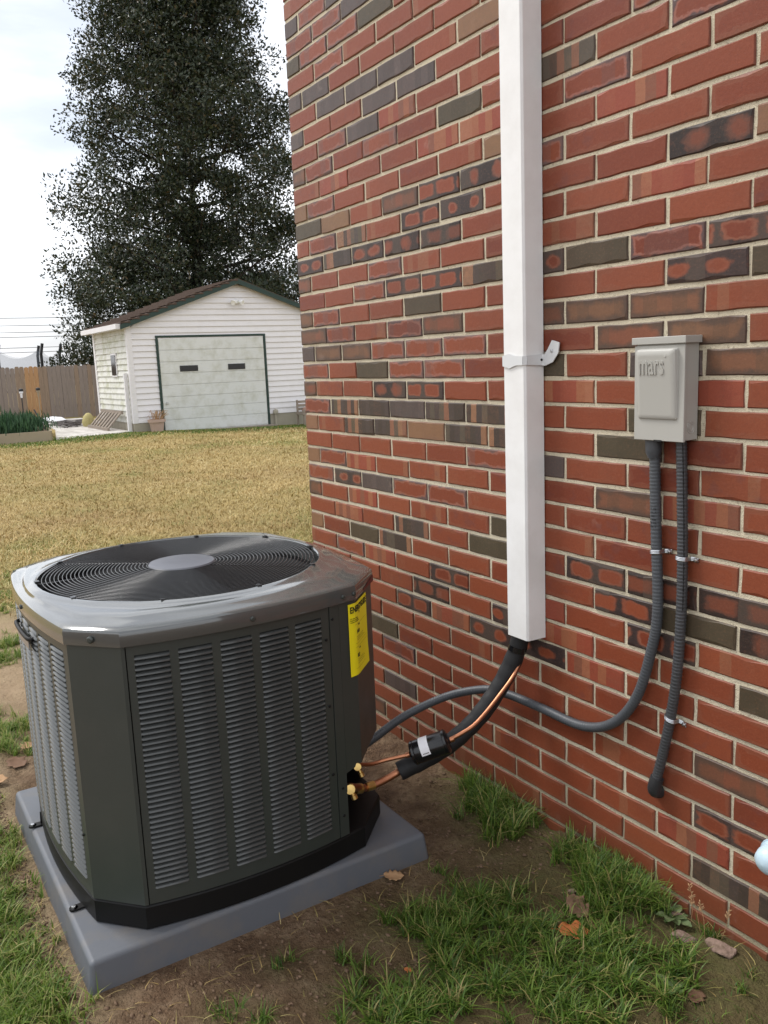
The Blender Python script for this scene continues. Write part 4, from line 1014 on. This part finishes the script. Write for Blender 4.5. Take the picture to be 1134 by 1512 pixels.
def stone(c, s, lab_, mat=ROCK, rz=0):
    v_, f_ = ico(3)
    for q in range(13):
        nrm = rng.standard_normal(3); nrm /= np.linalg.norm(nrm); ex = np.maximum(v_@nrm-(.5+.25*rng.random()), 0); v_ = v_-ex[:, None]*nrm
    v_ = v_*(1+.03*rng.standard_normal((len(v_), 1)))*np.array(s)*1.1
    o = fast_mesh('stone', v_, f_, mat, label=lab_, cat='stone'); o.location = (c[0], c[1], float(hgt(*c))+s[2]*.3); o.rotation_euler = (.1, -.1, rz); return o
stone((1.99, -.075), (.034, .018, .014), 'flat pinkish stone below the broad leaved weed', rz=.5)
stone((2.075, -.05), (.045, .024, .016), 'long pink brick fragment at the foot of the wall', rz=.25)
stone((1.575, -.035), (.02, .014, .010), 'small pale stone at the wall between two grass tufts', rz=.2)
stone((1.60, -.07), (.022, .012, .007), 'thin broken chip beside small pale stone', rz=1.2)
stone((1.70, -.16), (.013, .010, .006), 'little grey chip in mossy soil', rz=.6)
stone((1.93, -.03), (.016, .011, .012), 'little pale stone behind the broad leaved weed', rz=.6)

def rosette(c, n, ln, lab_, up=.35):
    e = empty('weed', (c[0], c[1], float(hgt(*c))), lab_, 'weed')
    for i in range(n):
        a = i*2.399; l_ = ln*(.6+.5*random.random()); el = up+.5*i/n; mb = MB(); rows = []
        for k in range(6):
            t = k/5; wd = l_*.24*math.sin(math.pi*(.08+.86*t**1.3)); r_ = l_*t*math.cos(el*(1-.3*t)); z = l_*t*math.sin(el)*(1-.45*t)+.004
            for s in (-1, 0, 1): rows.append((c[0]+r_*math.cos(a)-s*wd*math.sin(a), c[1]+r_*math.sin(a)+s*wd*math.cos(a), world_loc(e).z+z+abs(s)*wd*.3))
        for k in range(5):
            for q in range(2): mb.add([rows[k*3+q], rows[k*3+q+1], rows[k*3+q+4], rows[k*3+q+3]], [(0,1,2,3)])
        mb.build('leaf', WEED, e, smooth=70, fixn=False)
rosette((1.93, -.045), 11, .055, 'grey green broad leaved weed rosette at the foot of the wall')
rosette((2.07, -.22), 9, .04, 'low leafy weed in grass near the vent dome', .2)
rosette((1.90, -.21), 12, .026, 'small yellowish green clover sprig beside the dead leaves', .7)
e = empty('seeding_grass', (2.0, -.03, float(hgt(2.0, -.03))), 'thin grass stalks with seed heads in front of lowest bricks', 'grass')
for i, (dx_, dy_, hh) in enumerate(((.0, .0, .12), (.02, -.01, .10), (-.03, .0, .09), (.05, .005, .11))):
    b = Vector((2.0+dx_, -.03+dy_, float(hgt(2.0, -.03)))); tp = b+Vector((.02*(i-1.5), -.01, hh)); mb = MB(); mb.tube([b, (b+tp)/2+Vector((.004, 0, .004)), tp], .0007, 5)
    for q in range(9):
        p = b+(tp-b)*(.72+.03*q); d = Vector((random.uniform(-1, 1), random.uniform(-1, 1), .7)).normalized()*.010; mb.tube([p, p+d*.6, p+d], [.0005, .0016, .0003], 5)
    mb.build('stalk', DRY1, e)

# ------------------------------------------------------------------ shed
SX, SY0, SY1, RY = -16.6, 4.03, 9.44, 6.735
SBX = -19.6
shed = empty('white_shed', (SX, RY, 0), 'white lap sided garage shed with green trim and closed roller door', 'shed')
EZ, AZ_ = 2.43, 3.40
mb = MB(); mb.box(SBX+.05, SX-.03, SY0+.03, SY1-.03, -.3, EZ-.02)
mb.add([(SX-.03, SY0+.03, EZ-.02), (SX-.03, SY1-.03, EZ-.02), (SX-.03, RY, AZ_-.03), (SBX+.05, SY0+.03, EZ-.02), (SBX+.05, SY1-.03, EZ-.02), (SBX+.05, RY, AZ_-.03)], [(0,1,2), (3,5,4), (0,2,5,3), (1,4,5,2)])
mb.build('wall', SIDING, shed)
mb = MB(); mb.box(SBX+.02, SX+.012, SY0-.012, SY1+.012, -.35, .20); mb.build('foundation', CONCRETE, shed)
DY0, DY1, DZ1 = 4.72, 7.36, 2.12
LAP = .135
def lap(a, b, z0, z1, ya0, ya1, yb0, yb1, par=shed):
    """one lap board on the front: bottom edge proud, top tucked"""
    mb = MB(); mb.add([(SX+.022, ya0, z0), (SX+.022, ya1, z0), (SX-.004, yb1, z1), (SX-.004, yb0, z1), (SX-.02, ya0, z0), (SX-.02, ya1, z0), (SX-.022, yb1, z1), (SX-.022, yb0, z1)],
        [(0,1,2,3), (0,4,5,1), (0,3,7,4), (1,5,6,2), (3,2,6,7)]); return mb.build('siding_board', SIDING, par)
sl = (AZ_-EZ)/(RY-SY0)
z = .205
while z < AZ_-.1:
    z1 = min(z+LAP, AZ_-.02)
    if z1 <= EZ: L0, L1, U0, U1 = SY0+.09, SY1-.09, SY0+.09, SY1-.09
    else:
        L0 = max(SY0+.09, SY0+(z-EZ)/sl+.06); L1 = 2*RY-L0; U0 = SY0+(z1-EZ)/sl+.06; U1 = 2*RY-U0
    if z1 < DZ1+.06:
        lap(0, 0, z, z1, L0, DY0-.05, U0, DY0-.05); lap(0, 0, z, z1, DY1+.05, L1, DY1+.05, U1)
    else: lap(0, 0, z, z1, L0, L1, U0, U1)
    z = z1
# left side boards (mildewed)
z = .205
while z < EZ-.05:
    z1 = min(z+LAP, EZ-.03); mb = MB()
    mb.add([(SX-.09, SY0-.022, z), (SBX+.12, SY0-.022, z), (SBX+.12, SY0+.004, z1), (SX-.09, SY0+.004, z1), (SX-.09, SY0+.02, z), (SBX+.12, SY0+.02, z), (SBX+.12, SY0+.022, z1), (SX-.09, SY0+.022, z1)], [(0,1,2,3), (0,4,5,1), (0,3,7,4), (1,5,6,2)])
    mb.build('siding_board', SIDING_MOSS, shed); z = z1
for a in ((SX-.09, SX+.026, SY0-.026, SY0+.09), (SX-.09, SX+.026, SY1-.09, SY1+.026), (SBX-.02, SBX+.12, SY0-.026, SY0+.09)):
    mb = MB(); mb.box(*a, .20, EZ-.01); mb.build('corner_trim', SIDING, shed)
# roof
mb = MB()
for s in (-1, 1):
    ye = RY+s*(RY-SY0+.16); ze = EZ-.16*sl+.03
    mb.add([(SX+.16, RY, AZ_+.03), (SX+.16, ye, ze), (SBX-.1, ye, ze), (SBX-.1, RY, AZ_+.03), (SX+.16, RY, AZ_+.065), (SX+.16, ye, ze+.035), (SBX-.1, ye, ze+.035), (SBX-.1, RY, AZ_+.065)], [(0,1,2,3), (4,7,6,5), (0,4,5,1), (2,6,7,3), (1,5,6,2)])
roof = mb.build('roof', SHINGLE, shed)
for s in (-1, 1):
    mb = MB(); ye = RY+s*(RY-SY0+.17); ze = EZ-.17*sl+.03
    mb.add([(SX+.165, RY, AZ_+.05), (SX+.165, ye, ze+.025), (SX+.165, ye, ze-.085), (SX+.165, RY, AZ_-.06), (SX+.13, RY, AZ_+.05), (SX+.13, ye, ze+.025), (SX+.13, ye, ze-.085), (SX+.13, RY, AZ_-.06)], [(0,1,2,3), (4,7,6,5), (0,4,5,1), (3,2,6,7), (1,5,6,2)])
    mb.build('rake_board', GREENTRIM, roof)
for i in range(13):   # shingle courses showing at the near edge of the roof
    f = (i+.5)/13; s = -1; y = RY+s*(RY-SY0+.16)*f; zr = AZ_+.065-(AZ_+.03-(EZ-.16*sl+.03))*f-.006
    mb = MB(); mb.box(SBX-.1, SX+.175, y-.11, y+.11, zr-.012, zr+.018); o = mb.build('shingle_course', SHINGLE, roof)
mb = MB(); mb.box(SBX-.14, SX+.12, SY0-.27, SY0-.14, EZ-.10, EZ+.01); mb.build('gutter', SIDING, shed)
mb = MB(); mb.box(SBX-.1, SX+.02, SY0-.14, SY0+.02, EZ-.09, EZ-.06); mb.build('soffit', SIDING, shed)
mb = MB(); mb.box(SX-.19, SX-.12, SY0-.115, SY0-.035, .0, 1.35); mb.build('downspout', SIDING, shed)
# side window
wd_ = MB(); wd_.box(SX-1.42, SX-.98, SY0-.035, SY0-.01, 1.27, 1.82); wo_ = wd_.build('window', SIDING, shed); mb = MB(); mb.box(SX-1.38, SX-1.02, SY0-.045, SY0-.036, 1.31, 1.78); mb.build('pane', GLASS, wo_)
# door
mb = MB(); mb.box(SX-.02, SX+.035, DY0-.055, DY0, -.06, DZ1+.05); mb.build('door_trim', GREENTRIM, shed)
mb = MB(); mb.box(SX-.02, SX+.035, DY1, DY1+.055, -.10, DZ1+.05); mb.build('door_trim', GREENTRIM, shed)
mb = MB(); mb.box(SX-.02, SX+.036, DY0+.001, DY1-.001, DZ1, DZ1+.05); mb.build('door_trim', GREENTRIM, shed)
mb = MB(); mb.box(SX-.02, SX+.016, DY0+.005, DY1-.005, -.06, DZ1-.002); door = mb.build('roller_door', DOORM, shed)
npn = 8
for i in range(npn):
    z0 = -.03+(DZ1+.02)*i/npn; z1 = -.03+(DZ1+.02)*(i+1)/npn-.014; mb = MB(); mb.box(SX+.0165, SX+.030, DY0+.012, DY1-.012, z0, z1); o = mb.build('door_panel', DOORM, door)
for y in (5.19, 6.39):
    mb = MB(); mb.box(SX+.031, SX+.042, y, y+.44, 1.335, 1.47); o = mb.build('door_window', GLASS, door)
mb = MB(); mb.tube([(SX+.03, 4.82, .62), (SX+.07, 4.82, .62)], .03, 8); mb.build('door_handle', STEEL, door)
mb = MB(); mb.box(SX+.0, SX+.30, DY0-.1, DY1+.1, -.16, -.055); mb.build('sill', OLDWOOD, shed)
# flood lamp under the gable
fl = empty('flood_lamp', (SX+.03, 6.70, 2.92), 'white twin flood lamp under the shed gable', 'lamp')
mb = MB(); mb.box(SX+.022, SX+.06, 6.63, 6.77, 2.89, 2.97); mb.build('backplate', WHITE, fl)
for s in (-1, 1):
    mb = MB(); mb.disc_axis((SX+.06, 6.70+s*.06, 2.95), (.75, s*.45, -.4), [(.03, 0), (.035, .04), (.06, .10), (.06, .13), (.0005, .12)], 14); mb.build('lamp_head', WHITE, fl, smooth=40)

# ------------------------------------------------------------------ around the shed
mb = MB(); mb.add([(-16.5,3.92,.0),(-16.1,2.6,-.0),(-15.9,2.05,-.0),(-19.6,2.75,-.0),(-24,3.3,0),(-24.0,4.0,0),(-16.75,4.0,0)], [(0,6,5,4,3,2,1)])
sl_ = MB(); base = [(-16.75,3.97),(-16.2,2.75),(-15.95,2.15),(-19.5,2.85),(-24.2,3.3),(-24.4,4.6),(-21.1,4.6),(-21.1,3.97)]
sl_.rings([[(x,y,-.06) for x, y in base], [(x,y,.028) for x, y in base]]); sl_.build('concrete_slab', SLABM, None, kind='structure')
# ladder lying on its side against the shed wall
ld = empty('wooden_ladder', (-18.2, 3.8, .03), 'old wooden ladder lying on its side against the shed', 'ladder')
A0, A1, B0, B1 = Vector((-17.35, 3.62, .06)), Vector((-19.25, 3.62, .06)), Vector((-17.2, 3.93, .44)), Vector((-19.1, 3.93, .44))
mb = MB(); mb.bar(A0, A1, .05, .07); mb.build('rail', OLDWOOD, ld)
mb = MB(); mb.bar(B0, B1, .05, .07); mb.build('rail', OLDWOOD, ld)
for i in range(7):
    f = (i+.4)/7; mb = MB(); mb.bar(A0+(A1-A0)*f, B0+(B1-B0)*f, .03, .10, (1,0,0)); mb.build('rung', OLDWOOD, ld)
# flower pot with dry stems
pt = empty('flower_pot', (-16.33, 4.46, 0), 'pale terracotta pot of dry stems by the shed door', 'plant pot')
mb = MB(); mb.disc_axis((-16.33, 4.46, -.03), (0,0,1), [(.13, 0), (.17, .24), (.20, .245), (.205, .31), (.185, .312), (.175, .27), (.0005, .27)], 20); mb.build('pot', TERRA, pt, smooth=40)
mb = MB()
for i in range(36):
    a = random.random()*6.28; r = random.random()*.16; b = Vector((-16.33+r*math.cos(a), 4.46+r*math.sin(a), .24)); mb.tube([b, b+Vector((math.cos(a)*.08, math.sin(a)*.08+.03, .12+.14*random.random())), b+Vector((math.cos(a)*.16, math.sin(a)*.14+.05, .10+.15*random.random()))], [.006, .005, .003], 4)
mb.build('dry_stems', DRY1, pt, kind='stuff')
# small weathered chair near the brick corner
ch = empty('garden_chair', (-16.0, 8.17, -.12), 'small weathered garden chair beside the shed\'s front wall', 'chair')
cz = -.14
for (x, y, h) in ((-15.85, 8.00, .42), (-15.85, 8.44, .42), (-16.2, 8.00, .66), (-16.2, 8.44, .66)):
    mb = MB(); mb.box(x-.02, x+.02, y-.02, y+.02, cz, cz+h); mb.build('leg', OLDWOOD, ch)
mb = MB(); mb.box(-16.24, -15.81, 7.96, 8.48, cz+.30, cz+.34); mb.build('seat', OLDWOOD, ch)
for q in range(3):
    mb = MB(); mb.box(-16.23, -16.205, 8.03, 8.41, cz+.40+q*.09, cz+.46+q*.09); mb.build('back_slat', OLDWOOD, ch)
mb = MB(); mb.disc_axis((-16.0, 8.22, cz+.341), (0,0,1), [(.15, 0), (.18, .06), (.15, .13), (.0005, .16)], 12); mb.build('cushion', simple('faded_cushion', (.38, .24, .19), .9), ch, smooth=50)
pm = empty('meter_pipe', (-16.5, 7.62, -.1), 'short pale pipe stub by the shed door\'s edge', 'pipe')
mb = MB(); mb.tube([(-16.52, 7.55, -.12), (-16.52, 7.55, .2)], .03, 8); mb.build('pipe', CONCRETE, pm); mb = MB(); mb.disc_axis((-16.52, 7.55, .2), (0,0,1), [(.06, 0), (.07, .05), (.05, .1), (.0005, .12)], 10); mb.build('cap', CONCRETE, pm, smooth=40)

# raised bed with rosemary
bd = empty('raised_bed', (-16.5, .9, 0), 'low raised garden bed edged with pale boards', 'garden bed')
BA, BB, BC = Vector((-15.75, 2.02, 0)), Vector((-16.05, -2.2, 0)), Vector((-18.6, 2.5, 0))
for a, b in ((BB, BA), (BA, BC)):
    mb = MB(); mb.bar(a+Vector((0,0,.11)), b+Vector((0,0,.11)), .05, .24); mb.build('board', BEDWOOD, bd)
mb = MB(); mb.add([(-15.8,1.98,.17),(-16.08,-2.2,.17),(-18.8,-2.2,.17),(-18.6,2.45,.17)], [(0,1,2,3)]); mb.build('soil', CLOD, bd)
def shrub(e, cx_, cy_, n, rx, ry, hmin, hmax, name='foliage'):
    X = rng.normal(cx_, rx, n); Y = rng.normal(cy_, ry, n); Lh = hmin+(hmax-hmin)*rng.random(n); az = rng.random(n)*6.28; V = np.zeros((n, 7, 3)); wdt = .006+.008*rng.random(n); ln = .07+.13*rng.random(n)
    z0 = .17+(Lh-.05)*rng.random(n)
    for i, t in enumerate((0, .5)):
        for s, j in ((-1, 2*i), (1, 2*i+1)):
            V[:, j, 0] = X+np.cos(az)*ln*.25*t-np.sin(az)*wdt*s; V[:, j, 1] = Y+np.sin(az)*ln*.25*t+np.cos(az)*wdt*s; V[:, j, 2] = z0+ln*t
    V[:, 4, 0] = X+np.cos(az)*ln*.3; V[:, 4, 1] = Y+np.sin(az)*ln*.3; V[:, 4, 2] = z0+ln
    V = V[:, :5]; b = (np.arange(n)*5)[:, None, None]; Fc = (b+np.array([(0,1,3), (0,3,2), (2,3,4)])[None]).reshape(-1, 3)
    o = fast_mesh(name, V.reshape(-1, 3)-np.array(world_loc(e)), Fc, SHRUB, parent=e); return o
for (cy_, n, hm, lab_) in ((1.35, 5200, .42, 'low rosemary bush at the corner end of the raised bed'), (.45, 7600, .60, 'tall rosemary bush in the middle of raised bed'), (-.7, 7000, .55, 'rosemary bush at the far end of the raised bed')):
    e = empty('rosemary_bush', (-16.7, cy_, .17), lab_, 'bush'); shrub(e, -16.7, cy_, n, .30, .30, .15, hm)
    mb = MB()
    for i in range(6): mb.tube([(-16.7+.1*math.cos(i), cy_+.1*math.sin(i), .16), (-16.7+.25*math.cos(i), cy_+.25*math.sin(i), .45)], .012, 5)
    mb.build('stems', BARK, e)
for (x, y, h, lab_) in ((-18.3, 1.95, 1.02, 'black garden stake with small lamp head standing in the bed'), (-18.6, 2.38, 1.02, 'pale garden stake with small lamp head at the bed corner')):
    e = empty('garden_stake', (x, y, 0), lab_, 'stake'); mb = MB(); mb.tube([(x, y, 0), (x, y, h-.1)], .012, 6); mb.build('pole', POLEM if y < 2 else BEDWOOD, e)
    mb = MB(); mb.disc_axis((x, y, h-.14), (0,0,1), [(.02, 0), (.03, .10), (.045, .11), (.045, .15), (.0005, .17)], 10); mb.build('lamp_head', PAPER if y < 2 else BEDWOOD, e); mb = MB(); mb.disc_axis((x, y, h+.01), (0,0,1), [(.05, 0), (.05, .05), (.0005, .07)], 10); mb.build('lamp_cap', POLEM, e)
mb = MB(); mb.tube([(-17.0, 2.23, .0), (-17.5, 2.05, .62)], .018, 6); mb.build('leaning_stick', POLEM, None, 'dark stick leaning at the corner of the raised bed', 'stick', loc=(-17.0, 2.23, 0))
mb = MB()
for i in range(40):
    a = random.random()*6.28; p = Vector((-20.4+random.gauss(0, .35), 3.45+random.gauss(0, .16), .05+.12*random.random())); d = Vector((math.cos(a), math.sin(a), random.uniform(-.1, .2)))*.3; mb.tube([p-d, p+d], .014, 5)
mb.build('stick_pile', simple('grey_sticks', (.12, .105, .10), .9), None, 'heap of grey sticks and scraps on the slab', 'sticks', kind='stuff', loc=(-20.4, 3.5, 0))
yb_ = MB(); yb_.disc_axis((-19.75, 3.72, .02), (0,.1,1), [(.12, 0), (.16, .1), (.13, .26), (.06, .34), (.0005, .36)], 12); yb_.build('feed_sack', simple('yellowed_sack', (.42, .36, .16), .8, .3, 0, .2, 12), None, 'slumped yellowish sack at the shed\'s rear corner', 'sack', smooth=50, loc=(-19.75, 3.72, 0))
wb = MB(); wb.disc_axis((-23.0, 3.5, .02), (0,0,1), [(.35, 0), (.38, .06), (.25, .14), (.0005, .17)], 14); wb.build('plastic_sheet', PAPER, None, 'crumpled white plastic sheet on the slab\'s far edge', 'sheet', smooth=60, loc=(-23, 3.5, 0))

# fence
fe = empty('wooden_fence', (-26, 2, 0), 'weathered dog eared picket fence behind the garden bed', 'fence')
PW = .138; meP = {}
for i in range(86):
    y = -6.0+i*PW; h = 1.70+.02*math.sin(i*2.1)+random.uniform(-.012, .012); r = random.Random(i)
    mat = PLANKS[2] if i in (61, 68, 69, 70) else PLANKS[1] if (66 < i < 73 or r.random() < .25) else PLANKS[0]
    mb = MB(); c = .035; pr_ = [(y+.003, 0), (y+PW-.004, 0), (y+PW-.004, h-c), (y+PW-c, h), (y+c, h), (y+.003, h-c)]; dxp = r.uniform(-.008, .008)
    mb.rings([[(-26+dxp, a, z-.05) for a, z in pr_], [(-26.02+dxp, a, z-.05) for a, z in pr_]])
    mb.build('plank', mat, fe)
for z in (.35, 1.4):
    mb = MB(); mb.box(-26.08, -26.035, -6, 5.9, z-.045, z+.045); mb.build('rail', PLANKS[0], fe)
for y in (-5.5, -3.1, -.7, 1.7, 4.1):
    mb = MB(); mb.box(-26.18, -26.085, y-.05, y+.05, 0, 1.62); mb.build('post', PLANKS[0], fe)

# trampoline net beyond the fence
tr = empty('trampoline', (-33, 3.6, 0), 'trampoline with dark poles and sagging grey safety net beyond the fence', 'trampoline')
k = NT('net', .8, .2); k.color((.20, .23, .28)); tp_ = k.n('ShaderNodeBsdfTransparent'); ms = k.n('ShaderNodeMixShader'); ms.inputs[0].default_value = .28
k.l(tp_.outputs[0], ms.inputs[1]); k.l(k.b.outputs[0], ms.inputs[2]); k.l(ms.outputs[0], k.t.nodes['Material Output'].inputs['Surface']); NET = k.m
TP = [(4.45+1.5*math.cos(a), -33+1.5*math.sin(a)) for a in [2*math.pi*(i+.13)/6 for i in range(6)]]
for y, x in TP:
    mb = MB(); mb.tube([(x, y, 0), (x, y, 2.15), (x, y+.08, 2.55)], .055, 8); mb.build('pole', POLEM, tr)
for i in range(6):
    (ya, xa), (yb2, xb) = TP[i], TP[(i+1) % 6]; mb = MB()
    for q in range(8):
        def npnt(f): return (xa+(xb-xa)*f, ya+(yb2-ya)*f, 2.38-.55*4*f*(1-f)*.6)
        a, b = npnt(q/8), npnt((q+1)/8); mb.add([(a[0], a[1], .8), (b[0], b[1], .8), b, a], [(0,1,2,3)])
    mb.build('net_panel', NET, tr, fixn=False)
mb = MB(); mb.rings([[(x*1+0, y, z) for y, x in TP] for z in (.75, .82)]); mb.build('mat', POLEM, tr)

# overhead wires
POLW = simple('wire_black', (.16, .17, .19), .6)
WN = ['topmost', 'second from the top', 'third from the top', 'third from the bottom', 'second from the bottom', 'lowest']
for i, (z0, z1) in enumerate(((5.6, 5.5), (5.05, 5.0), (4.55, 4.55), (4.2, 4.25), (3.5, 3.5), (3.15, 3.2))):
    mb = MB(); mb.tube([(-62, -30+60*q/12, z0+(z1-z0)*q/12-.25*math.sin(math.pi*q/12)) for q in range(13)], .022, 5)
    mb.build('overhead_wire', POLW, None, 'thin overhead wire beyond the fence, %s of six wires' % WN[i], 'wire', 'overhead wires beyond the fence', loc=(-62, 0, z0))

# ------------------------------------------------------------------ magnolia tree
tree = empty('magnolia_tree', (-29, 10.35, 0), 'tall dense dark evergreen tree standing behind the white shed', 'tree')
TX, TY = -29.0, 10.35
mb = MB(); mb.tube(catmull([(TX, TY, -.2), (TX+.1, TY, 3), (TX-.1, TY+.2, 8), (TX, TY+.1, 13), (TX, TY, 17)], .5), [.42-.021*i/1.0 if .42-.021*i > .05 else .05 for i in range(40)][:len(catmull([(TX, TY, -.2), (TX+.1, TY, 3), (TX-.1, TY+.2, 8), (TX, TY+.1, 13), (TX, TY, 17)], .5))], 8); trunk = mb.build('trunk', BARK, tree, smooth=60)
def crown_r(z):   # outline radius with height
    return np.interp(z, [.6, 2.4, 4.9, 6.5, 8.3, 9.6, 11.6, 14, 16, 17.5], [4.6, 4.9, 4.7, 4.2, 4.2, 4.2, 3.6, 2.7, 1.8, .6])
clumps = []
for i in range(1050):
    z = .9+17.0*random.random()**1.35; a = random.random()*6.283
    lob = 1+.07*math.sin(3*a+z*.9)+.07*math.sin(5*a-z*1.7+1)
    rr_ = crown_r(z)*lob*(random.random()**.42 if random.random() < .72 else random.random()); clumps.append((TX+rr_*math.cos(a), TY+rr_*math.sin(a), z+random.uniform(-.3, .3), .40+.5*random.random()))
mb = MB()
for i in range(46):
    z = 1.5+14*i/46; a = i*2.4; r_ = float(crown_r(z+1))*.85; b = Vector((TX, TY, z)); mb.tube([b, b+Vector((math.cos(a)*r_*.5, math.sin(a)*r_*.5, .5)), b+Vector((math.cos(a)*r_, math.sin(a)*r_, 1.3))], [.09, .055, .02], 5)
mb.build('branches', BARK, tree)
nl = 250; C_ = np.repeat(np.array(clumps), nl, 0); n = len(C_)
d = rng.standard_normal((n, 3)); d /= np.linalg.norm(d, axis=1)[:, None]; rad = C_[:, 3:4]*(.35+.75*rng.random((n, 1))**.6)
cen = C_[:, :3]+d*rad*np.array([1.15, 1.15, .85])
ax = d*.6+rng.standard_normal((n, 3))*.6+np.array([0, 0, .25]); ax /= np.linalg.norm(ax, axis=1)[:, None]
sd2 = np.cross(ax, rng.standard_normal((n, 3))); sd2 /= np.linalg.norm(sd2, axis=1)[:, None]
ln = (.045+.045*rng.random((n, 1))); wd2 = ln*.48
V = np.stack([cen-ax*ln, cen-ax*ln*.1+sd2*wd2, cen+ax*ln, cen-ax*ln*.1-sd2*wd2], 1)
ok = V[:, :, 2].min(1) > .1; V = V[ok]; n = len(V)
fast_mesh('crown', V.reshape(-1, 3)-np.array(world_loc(tree)), np.arange(n*4).reshape(n, 4), LEAF, parent=tree)
